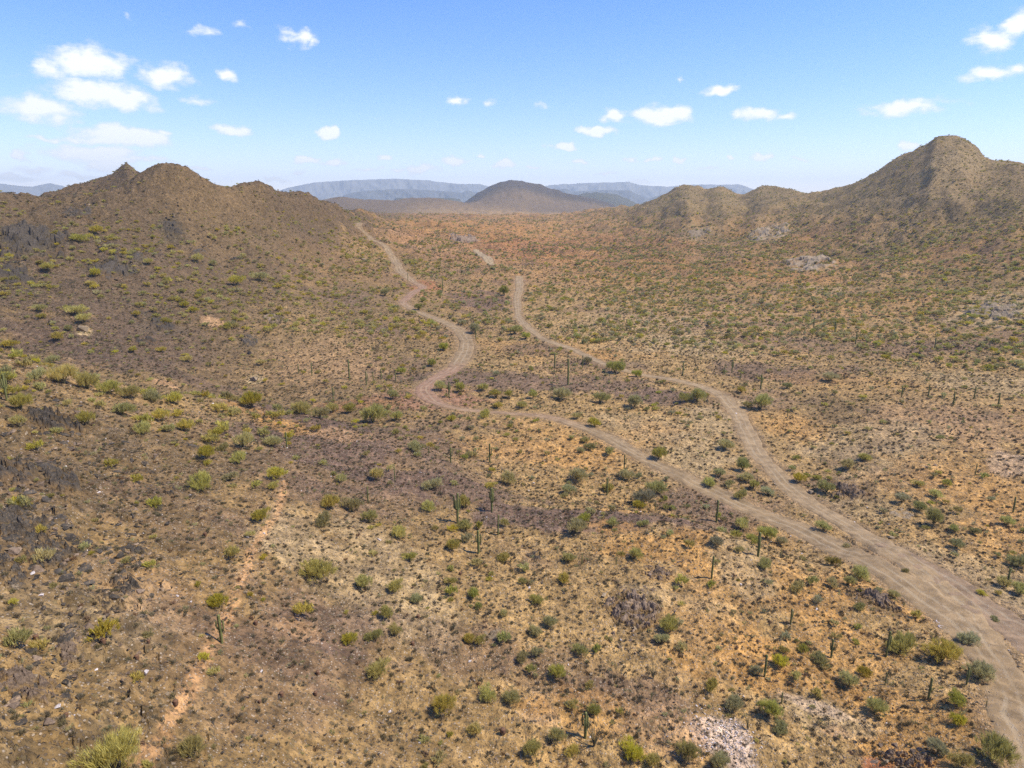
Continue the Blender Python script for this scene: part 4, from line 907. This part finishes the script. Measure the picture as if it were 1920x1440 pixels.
 (370,485,26,'Y','yellow bush on the central spur'),(398,494,18,'Y','small yellow bush on the central spur'),(278,490,22,'Y','yellow bush above the staircase outcrop'),(178,512,24,'Y','yellow bush left of the staircase outcrop'),(170,530,20,'Y','lower bush left of the staircase outcrop'),(20,645,30,'Y','bush at the left edge below the hill'),(110,630,28,'Y','bush near the pale weathered boulder'),(130,614,20,'O','dull bush touching the pale weathered boulder'),
 (490,678,20,'Y','bush low on the hill by the pale rounded boulder'),(250,655,20,'Y','bush low in the dark scree'),(303,655,20,'Y','second bush low in the dark scree'),(500,585,16,'Y','bush above the brown rock knob'),
]
pv_list = []; n_pv = 0; used_pos = []
for (px, py, wd, kx, lb) in PLANTS:
    p, t = base_of(px, py, wd, .8); wm = min(wd*t/FPX*.95, 8.0)
    nm = 'creosote_bush' if kx == 'S' else 'palo_verde'
    noun = 'palo verde' if 'palo verde' in lb or 'bush' in lb or 'tree' in lb else lb
    o = shrub(kx, p[0], p[1], wm, lb, 'grey green desert shrubs' if kx == 'S' else 'palo verde trees on the slopes')
    pv_list.append(o); used_pos.append((p[0], p[1], wm))

# ------------------------------------------------------------------ saguaros, one by one
SAG = [
 (416,1206,52,2,'pale saguaro with two short arms standing on the foot trail'),
 (13,750,50,3,'thick saguaro with upright arms at the left edge on the ridge'),
 (922,959,44,4,'many armed saguaro with a candelabra crown on the purple band'),
 (858,981,56,3,'tall branching saguaro with curled arms beside a yellow bush'),
 (934,1004,38,0,'slim bare saguaro with a pale tip right of the branching one'),
 (897,1038,42,2,'short armed saguaro with a stub near its base on tan slope'),
 (690,940,28,0,'slim saguaro on the purple slope among yellow bushes'),
 (740,902,26,0,'short thin saguaro on the purple slope beneath pale bushes'),
 (845,868,30,2,'small forked saguaro in front of a yellow bush'),(918,868,36,1,'slender one armed saguaro on tan ground'),(804,855,18,0,'short stubby saguaro left of the forked one'),
 (1138,928,32,0,'spear saguaro rising from an olive bush'),(1170,882,30,1,'saguaro beside the grey bare bush near the road'),(1228,958,18,0,'short saguaro on purple ground below the green trees'),
 (1343,980,42,0,'straight spear saguaro at the lower roadside'),(1421,1044,46,0,'tall straight spear saguaro beside the roadside clump'),(1334,1086,42,0,'spear saguaro alone on the orange bank'),(1463,1045,16,0,'stubby saguaro below the blue green bush'),
 (1482,1171,28,1,'thin saguaro with a bump among small grey clumps'),(1558,1233,34,2,'saguaro with two raised arms on the sandy slope'),(1433,1270,40,0,'leaning bare spear saguaro on orange sand'),(1661,1232,48,1,'thick saguaro in front of the big dull palo verde'),
 (1659,1285,24,0,'short spear saguaro with a shadow to its left'),(1740,1312,40,0,'slanted spear saguaro in open sand'),(1465,1320,20,0,'very short saguaro behind the green palo verde'),(1812,1283,32,2,'dark armed saguaro before the largest grey green tree'),(1848,1328,14,0,'knee high saguaro stub near the road edge'),
 (1887,1101,36,0,'spear saguaro at the right end beside the road'),(1899,961,30,0,'lone spear saguaro high on the right bank'),(1828,892,22,0,'short spear saguaro among brown clumps at right'),(1538,868,16,0,'stub saguaro right of the wash'),(1476,783,16,0,'small saguaro above the wash narrows'),
 (1097,1385,44,4,'dark clump of saguaro arms at the bottom'),(1221,1312,12,0,'tiny saguaro stub on purple gravel'),(1155,1060,16,0,'stub saguaro on the orange bank'),(1091,1058,20,0,'stub saguaro right of the olive bush'),(538,840,30,0,'spear saguaro in olive bushes near the orange cut'),
 (1065,722,50,0,'tallest thin saguaro in the purple flat'),(1040,690,28,0,'saguaro above the purple flat'),(1092,690,24,1,'saguaro beside the narrow wash'),(655,712,38,0,'pair leader saguaro left of the road'),(687,722,26,1,'dark stout saguaro left of the road'),(700,715,18,0,'thin saguaro near the dark stout one'),(742,715,18,0,'small saguaro beside the bright small bush'),(715,712,20,0,'thin saguaro second from the small bush'),
 (625,752,26,1,'saguaro by the reddish flat'),(585,705,26,0,'saguaro low on the hill flank'),(560,700,18,0,'second saguaro low on the hill flank'),(842,745,28,3,'clump of thin saguaro arms at the junction'),(1787,760,26,0,'saguaro on the far right knoll'),(1826,748,24,0,'second saguaro on the far right knoll'),(1740,745,22,0,'third saguaro on the far right knoll'),(1690,745,20,1,'fourth saguaro on the far right knoll'),
 (1871,762,26,0,'saguaro furthest right on the knoll'),(1280,705,26,0,'saguaro above the curve of the wash'),(1372,700,26,2,'saguaro with arms behind the small yellow tree'),(1388,712,20,0,'saguaro stub behind the small yellow tree'),(1426,730,28,1,'saguaro over the green thicket'),
 (1525,615,20,0,'distant saguaro in the right valley'),(1565,625,22,2,'distant armed saguaro in the right valley'),(1604,645,22,1,'distant saguaro right of the armed one'),(1752,655,22,0,'distant saguaro below the whitish hillside'),(1358,700,18,0,'small saguaro on the purple desert floor'),(765,530,18,0,'saguaro silhouette beside the upper road'),(830,545,22,0,'saguaro by the cross trail'),(892,635,22,0,'saguaro right of the upper bend'),(1030,560,16,0,'distant saguaro right of the clearing'),
]
for (px, py, hp, ar, lb) in SAG:
    p, t = hit(px, py); d = ray(px, py-hp/2.0); el = abs(d[2])/np.linalg.norm(d)
    h = hp*t/FPX/math.sqrt(1-el*el)*1.02
    saguaro(p[0], p[1], min(h, 11), ar, lb, 'saguaros', rz=(px*.7) % 3.1-1.5 if ar > 2 else (px*.13) % .8-.4)

# barrel cacti
bc = Mat('barrel_spines'); bo = bc.n('ShaderNodeTexCoord').outputs['Object']
bc.put(bc.b.inputs['Base Color'], bc.mix(bc.rng(bc.noise(bo, 9, 2), .4, .6), C4(.12,.075,.04), C4(.20,.10,.06)))
BAR = ribmesh('barrel_cactus', [(0, 0, z) for z in (-.05,.1,.3,.55,.8,.95,1.02,1.06)], .42, 12, bc.m)
for (px, py, hp, lb) in [(68,1200,9,'small dark barrel cactus left of the brown rock rib'),(194,1207,9,'reddish barrel cactus on white gravel'),(257,1237,8,'yellowish barrel cactus right of the white gravel'),(279,1206,6,'tiny barrel cactus beside a dry tuft'),(330,1322,9,'barrel cactus just left of the trail'),
 (480,1172,7,'round dark barrel cactus right of the airy palo verde'),(385,1005,6,'barrel cactus below the dense palo verde'),(528,1306,8,'barrel cactus on purple gravel near the bottom'),(592,1304,7,'barrel cactus right of another on purple gravel'),(596,1265,7,'barrel cactus on tan gravel above a pair'),(487,1319,5,'smallest barrel cactus near the bottom'),
 (784,1159,6,'dark barrel cactus on the pale slope'),(774,1211,7,'dark barrel cactus on purple ground'),(863,1078,5,'barrel cactus on the tan slope middle'),(943,1377,10,'grey barrel cactus near the bottom between bushes'),(125,1345,7,'barrel cactus close to the white quartz boulder')]:
    p, t = hit(px, py); h = hp*t/FPX*1.1; o = link('barrel_cactus', BAR); o.location = (p[0], p[1], H1(*p)); o.scale = (h*1.1, h*1.1, h); tag(o, lb, 'cactus', 'barrel cacti')

# ocotillo
def ocotillo(px, py, hp, label):
    p, t = hit(px, py); h = hp*t/FPX*1.2; g = random.Random(px); segs = []
    for i in range(11):
        th = g.uniform(0, 6.28); l = g.uniform(.7, 1); r = g.uniform(.12, .42)
        segs.append([((0, 0, -.03), .016), ((math.cos(th)*r*.35, math.sin(th)*r*.35, l*.5), .013), ((math.cos(th)*r, math.sin(th)*r, l), .006)])
    V, F = tubes(segs, 4); o = link('ocotillo', mesh_np('ocotillo', V*h, F, [M_BARK], True)); o.location = (p[0], p[1], H1(*p)); tag(o, label, 'shrub')
ocotillo(1402,1368,30,'ocotillo of thin upright canes above the quartz patch')
ocotillo(1114,1400,42,'ocotillo canes beside the dark cactus clump')
ocotillo(1225,1272,28,'ocotillo on the purple gravel below the brown cliff')
ocotillo(1600,1245,22,'small ocotillo near the armed saguaro')

# rings of whitewashed stones by the road
def stone_ring(px, py, wpx, label, seed, ax=1.0):
    p, t = hit(px, py); r = wpx*t/FPX/2; V = []; F = []; z0 = H1(*p); n, k = 96, 7; g = random.Random(seed)
    lump = [g.uniform(.07, .13) for _ in range(16)]
    for i in range(n):
        an = 2*math.pi*i/n; st = (i*16/n) % 1; rr = lump[i*16//n]*(.35+.65*math.sin(math.pi*min(1, st*1.15+.02)))
        x, y = math.cos(an)*r*ax, math.sin(an)*r; z = H1(p[0]+x, p[1]+y)-z0+.04
        for j in range(k):
            b_ = 2*math.pi*j/k; V.append((x+math.cos(an)*math.cos(b_)*rr, y+math.sin(an)*math.cos(b_)*rr, z+math.sin(b_)*rr*.9))
    for i in range(n):
        for j in range(k): F.append((i*k+j, ((i+1) % n)*k+j, ((i+1) % n)*k+(j+1) % k, i*k+(j+1) % k))
    o = link('stone_ring', mesh_np('stone_ring', V, F, [M_RW])); o.location = (p[0], p[1], z0); tag(o, label, 'stone ring', 'rings of pale stones by the road')
stone_ring(1761,1167,10,'left ring of pale stones beside the dirt road', 1)
stone_ring(1765,1176,9,'lower ring of pale stones beside the dirt road', 2)
stone_ring(1771,1170,12,'long ring of pale stones nearest the dirt road', 3, 1.3)

# ------------------------------------------------------------------ scattered growth
def sector(n, d0, d1, amax=45.0):
    D = np.sqrt(rng.uniform(d0*d0, d1*d1, n)); A = np.radians(rng.uniform(-amax, amax, n)); return D*np.sin(A), D*np.cos(A)
def keep_off(x, y, wm):
    d, _ = rfield(x, y); ok = d > wm*.45+.6
    for (ux, uy, uw) in used_pos: ok &= np.hypot(x-ux, y-uy) > (uw+wm)*.42
    return ok
def project(x, y, z):
    yy = y*CA-z*SA; zz = y*SA+z*CA      # depth along the axis, up
    return 960+FPX*x/yy, 720-FPX*zz/yy, yy
def visible(x, y, z):
    ok = np.ones(len(x), bool)
    for f in np.linspace(.3, .985, 40):
        ok &= z*f+.0 > Hbase(x*f, y*f)-.6
    return ok
def greenness(x, y):
    return fbm(x/45, y/45, 601, 3)
bx, by, bw = [], [], []
for (n, d0, d1, w0, w1) in ((5200, 26, 300, .6, 2.6), (36000, 270, 700, 1.1, 3.9), (84000, 700, 1750, 1.6, 4.3)):
    x, y = sector(n, d0, d1, 58 if d0 < 100 else 45); wv = w0+(w1-w0)*rng.random(n)**1.8
    rr2 = ridged((x+9*noise(x/37, y/37, 3))/150, (y+9*noise(x/37+9, y/37, 4))/120, 14, 4)
    zb = Hbase(x, y); dens = .55+.9*greenness(x, y)+.35*noise(x/14, y/14, 611)+sm(np.hypot(x, y), 300, 500)*(.35-rr2)*.8
    aa = np.degrees(np.arctan2(x, y)); dens = dens+.3*sm(aa, 3, 10)*sm(np.hypot(x, y), 270, 330)+1.2*sm(aa, -36, -30)*0+1.4*(np.abs(np.hypot(x, y)-140) < 22)*(1-sm(aa, -22, -16)); wv = wv*(1+.5*(np.abs(np.hypot(x, y)-140) < 22)*(aa < -18)); wv = wv*(1-.35*sm(zb, -20, 0)); dens = dens*(1-.55*sm(zb, -8, 8)*(x < 0))
    ok = (rng.random(n) < dens) & keep_off(x, y, wv); bx.append(x[ok]); by.append(y[ok]); bw.append(wv[ok])
bx = np.concatenate(bx); by = np.concatenate(by); bw = np.concatenate(bw)
az_ = np.degrees(np.arctan2(bx, by)); D_b = np.hypot(bx, by); bz = Hroad(bx, by)
lefty = (az_ < -7) & (D_b < 620)
kindr = rng.random(len(bx))
bk_ = np.where(lefty, np.where(kindr < .62, 0, 2), np.where(kindr < .16, 0, np.where(kindr < .36, 1, np.where(kindr < .72, 2, 3))))   # Y G O S
KN = 'YGOS'
ppx, ppy, _t = project(bx, by, bz); infr = (ppx > 0) & (ppx < 1920) & (ppy > 200) & (ppy < 1440)
sz = bw/D_b; sz = np.where(infr & visible(bx, by, bz+bw*.5), sz, 0); order = np.argsort(-sz)
def zone(x, y):
    D = math.hypot(x, y); a = math.degrees(math.atan2(x, y))
    if a < -8 and D > 185: return 'on the flank of the left hill'
    if D < 165 and a < 4: return 'on the near slope left of the road'
    if D < 135: return 'on the orange slope below the road'
    if D < 330: return 'on the valley floor beside the dirt tracks'
    return 'far out on the valley floor'
LMK = []
for o_ in list(col.objects):
    lb = o_.get('label')
    if lb and lb != 'dark broken slab' and o_.parent is None and len(lb.split()) <= 9 and o_.get('kind') is None and o_.type in ('MESH', 'EMPTY'):
        q_ = project(*o_.location); LMK.append((q_[0], q_[1], lb))
LMX = np.array([[a, b] for a, b, _ in LMK])
ORD = ['', 'second ', 'third ', 'fourth ', 'fifth ', 'sixth ', 'seventh ', 'eighth ', 'ninth ', 'tenth ', 'eleventh ', 'twelfth ', 'thirteenth ', 'fourteenth ', 'fifteenth ', 'sixteenth ', 'seventeenth ', 'eighteenth ', 'nineteenth ', 'twentieth ']
def name_by_landmark(items):
    """items: (object, head, px, py): each gets a label that says what it stands next to"""
    seen = {}
    rows = []
    for (o_, head, px, py) in items:
        d = np.hypot(LMX[:, 0]-px, (LMX[:, 1]-py)*1.4); j = int(d.argmin())
        dx = px-LMX[j, 0]; dy = py-LMX[j, 1]
        dr_ = ('right of the ' if dx > 0 else 'left of the ') if abs(dx) > abs(dy)*1.2 else ('below the ' if dy > 0 else 'behind the ')
        rows.append((d[j], o_, head, dr_, LMK[j][2]))
    for (_, o_, head, dr_, lm) in sorted(rows, key=lambda r: r[0]):
        k2 = (head, dr_, lm); n_ = seen.get(k2, 0); seen[k2] = n_+1
        o_['label'] = f"{ORD[n_] if n_ < 20 else 'more distant '}{head} {dr_}{lm}"
quota = {'tree': 300-sum(1 for p in PLANTS if p[3] != 'S'), 'S': 300-sum(1 for p in PLANTS if p[3] == 'S')}
taken = np.zeros(len(bx), bool); protos = {}; NAMEIT = []
WORDS = {'Y': 'small yellow-green palo verde bush', 'G': 'small deep green bush', 'O': 'small dull olive bush', 'S': 'small grey-green creosote bush'}
for i in order:
    if sz[i] <= 0: break
    kx = KN[bk_[i]]; q = 'S' if kx == 'S' else 'tree'
    if quota[q] <= 0: continue
    quota[q] -= 1; taken[i] = True
    zn = zone(bx[i], by[i])
    o = shrub(kx, bx[i], by[i], bw[i], f'{WORDS[kx]} {zn}', f'{WORDS[kx]}es {zn}', parts=False)
    protos.setdefault(kx, {})[o.data.name] = o
    NAMEIT.append((o, {'Y': 'small yellow-green bush', 'G': 'small green bush', 'O': 'small olive bush', 'S': 'small grey-green shrub'}[kx], ppx[i], ppy[i]))
    if quota['tree'] <= 0 and quota['S'] <= 0: break

for o_, hd in SLAB_IND:
    q_ = project(*o_.location); NAMEIT.append((o_, hd, q_[0], q_[1]))
name_by_landmark(NAMEIT); NAMEIT = []
def instancer(name, x, y, z, scl, idx, objs, tiltv=0.0, sz3=None):
    n = len(x); me = bpy.data.meshes.new(name); me.vertices.add(n)
    me.vertices.foreach_set('co', np.stack([x, y, z], 1).astype(np.float32).ravel())
    rot = np.stack([rng.normal(0, tiltv, n), rng.normal(0, tiltv, n), rng.uniform(0, 6.28, n)], 1)
    s3 = np.stack([scl, scl, scl*(rng.uniform(.75, 1.2, n) if sz3 is None else sz3)], 1)
    setattr_np(me, 'rot', 'FLOAT_VECTOR', rot); setattr_np(me, 'scl', 'FLOAT_VECTOR', s3); setattr_np(me, 'idx', 'INT', idx.astype(np.int32))
    o = link(name, me); g = bpy.data.node_groups.new(name, 'GeometryNodeTree')
    g.interface.new_socket('Geometry', in_out='INPUT', socket_type='NodeSocketGeometry'); g.interface.new_socket('Geometry', in_out='OUTPUT', socket_type='NodeSocketGeometry')
    gi = g.nodes.new('NodeGroupInput'); go = g.nodes.new('NodeGroupOutput'); ip = g.nodes.new('GeometryNodeInstanceOnPoints')
    jn = g.nodes.new('GeometryNodeJoinGeometry')
    for ob_ in reversed(objs):
        oi = g.nodes.new('GeometryNodeObjectInfo'); oi.inputs['Object'].default_value = ob_; oi.inputs['As Instance'].default_value = True; oi.transform_space = 'ORIGINAL'
        g.links.new(oi.outputs['Geometry'], jn.inputs[0])
    def na(t, nm):
        a = g.nodes.new('GeometryNodeInputNamedAttribute'); a.data_type = t; a.inputs['Name'].default_value = nm; return a.outputs['Attribute']
    g.links.new(gi.outputs[0], ip.inputs['Points']); g.links.new(jn.outputs[0], ip.inputs['Instance'])
    ip.inputs['Pick Instance'].default_value = True
    g.links.new(na('INT', 'idx'), ip.inputs['Instance Index'])
    er = g.nodes.new('FunctionNodeEulerToRotation'); g.links.new(na('FLOAT_VECTOR', 'rot'), er.inputs[0]); g.links.new(er.outputs[0], ip.inputs['Rotation'])
    g.links.new(na('FLOAT_VECTOR', 'scl'), ip.inputs['Scale']); g.links.new(ip.outputs[0], go.inputs[0])
    md = o.modifiers.new('scatter', 'NODES'); md.node_group = g
    tag(o, kind='stuff'); return o
plist = []; pstart = {}
for kx in KN:
    pr = list(protos.get(kx, {}).values()); pstart[kx] = (len(plist), max(1, len(pr))); plist += pr
rest = ~taken
st_ = np.array([pstart[KN[b]][0] for b in bk_[rest]]); nn_ = np.array([pstart[KN[b]][1] for b in bk_[rest]])
idx = st_+(rng.integers(0, 97, rest.sum()) % nn_)
far_s = instancer('scrub', bx[rest], by[rest], bz[rest]-.04, bw[rest], idx, plist)
tag(far_s, 'dense desert scrub covering the far valley floor and the hills', 'scrub')

ri = s_ord[250:]; kk_ = sorted(sl_p); rmp = np.array([kk_.index(c) if c in kk_ else 0 for c in range(6)])
rub = instancer('rubble', SP[ri, 0], SP[ri, 1], SZ[ri]+SW[ri]*.02, SW[ri], rmp[s_id[ri]], [sl_p[c] for c in kk_], tiltv=.4, sz3=1.0)
tag(rub, 'smaller broken rock rubble between the outcrops', 'rubble')

# low dry clumps
cx_, cy_, cw_ = [], [], []
for (n, d0, d1, w0, w1) in ((39000, 24, 140, .2, .85), (56000, 140, 330, .4, 1.15), (50000, 330, 800, .7, 1.8)):
    x, y = sector(n, d0, d1, 42 if d0 > 140 else (48 if d0 > 100 else 60)); wv = w0+(w1-w0)*rng.random(n)**1.6
    dens = .62+.5*fbm(x/20, y/20, 701, 3)+.4*noise(x/5, y/5, 711)
    ok = (rng.random(n) < dens); d, _ = rfield(x, y); ok &= d > .5+rng.random(n)*1.5
    cx_.append(x[ok]); cy_.append(y[ok]); cw_.append(wv[ok])
cx_ = np.concatenate(cx_); cy_ = np.concatenate(cy_); cw_ = np.concatenate(cw_); cz_ = Hroad(cx_, cy_)
a_c = np.degrees(np.arctan2(cx_, cy_)); D_c = np.hypot(cx_, cy_)
ki = rng.random(len(cx_)); ci_ = np.where(ki < .3, 0, np.where(ki < .55, 1, np.where(ki < .68, 2, np.where(ki < .8, 3, 4))))
ppx, ppy, _t = project(cx_, cy_, cz_); infr = (ppx > 5) & (ppx < 1915) & (ppy > 200) & (ppy < 1435)
order = np.argsort(-np.where(infr, cw_/D_c, 0)); tk = order[:300]; cprot = {}
CW = ['brown dry bursage clump', 'brown dry bursage clump', 'rusty dry brittlebush clump', 'grey-green bursage clump', 'brown dry bursage clump']
for i in tk:
    o = link('bursage', BUR[ci_[i]]); o.location = (cx_[i], cy_[i], cz_[i]-.02); s = cw_[i]; o.scale = (s, s, s); o.rotation_euler = (0, 0, rng.uniform(0, 6.28))
    zn = zone(cx_[i], cy_[i]); tag(o, f'{CW[ci_[i]]} {zn}', 'shrub', f'{CW[ci_[i]]}s {zn}'); cprot[int(ci_[i])] = o
    NAMEIT.append((o, ['brown dry clump', 'brown dry clump', 'rusty dry clump', 'grey-green clump', 'brown dry clump'][ci_[i]], ppx[i], ppy[i]))
name_by_landmark(NAMEIT)
rest = np.ones(len(cx_), bool); rest[tk] = False
keys = sorted(cprot); remap = np.array([keys.index(c) if c in keys else 0 for c in range(5)])
cl = instancer('ground_cover', cx_[rest], cy_[rest], cz_[rest]-.02, cw_[rest], remap[ci_[rest]], [cprot[k] for k in keys])
tag(cl, 'low dry clumps dotted over all the slopes', 'ground cover')

# loose stones
GRV = []
for i in range(6):
    x, y = sector(1, 45, 60, 25); z = Hroad(x, y); o = link('rock', ROCKS[i]); o.location = (x[0], y[0], z[0]+.04); o.scale = (.35,)*3
    tag(o, ('loose dark slab', 'loose pale stone', 'loose white quartz stone', 'loose brown stone', 'loose thin dark flake', 'loose round quartz stone')[i]+' on the near slope', 'rock', 'loose stones on the near slope'); GRV.append(o)
x, y = sector(46000, 30, 150, 44); n = len(x); wv = .08+.42*rng.random(n)**4
D = np.hypot(x, y); a = np.degrees(np.arctan2(x, y))
dens = .35+.8*fbm(x/9, y/9, 801, 3)+.45*(1-sm(a, -25, 5)); ok = rng.random(n) < dens
q, tq = hit(1362, 1392); xq = rng.normal(q[0], 1.7, 900); yq = rng.normal(q[1], 2.2, 900)
x = np.r_[x[ok], xq]; y = np.r_[y[ok], yq]; wv = np.r_[wv[ok], .08+.22*rng.random(900)**2]; nq = 900
id_ = rng.choice(6, len(x), p=[.29,.25,.02,.27,.16,.01]); id_[-nq:] = rng.choice([2, 5, 1], nq)
gr = instancer('gravel', x, y, Hroad(x, y)+wv*.1, wv, id_, GRV, tiltv=.35, sz3=1.0)
tag(gr, 'loose gravel and stones strewn over the near slopes', 'gravel')

# ------------------------------------------------------------------ haze
HAZE = 8.2e-5
bm = bmesh.new(); bmesh.ops.create_cube(bm, size=1.0)
for v in bm.verts: v.co = Vector((v.co.x*32000, 7200+v.co.y*17600, (-95 if v.co.z < 0 else 640)))
me = bpy.data.meshes.new('haze'); bm.to_mesh(me); bm.free(); hz = link('haze', me); tag(hz, 'thin blue air haze over the whole desert', 'haze', kind='stuff')
hm = bpy.data.materials.new('haze_air'); hm.use_nodes = True; t = hm.node_tree; t.nodes.clear()
vo_ = t.nodes.new('ShaderNodeOutputMaterial'); pv = t.nodes.new('ShaderNodeVolumePrincipled'); pv.inputs['Density'].default_value = HAZE; pv.inputs['Color'].default_value = (.85,.95,.99,1); pv.inputs['Anisotropy'].default_value = .1
t.links.new(pv.outputs[0], vo_.inputs['Volume']); me.materials.append(hm)
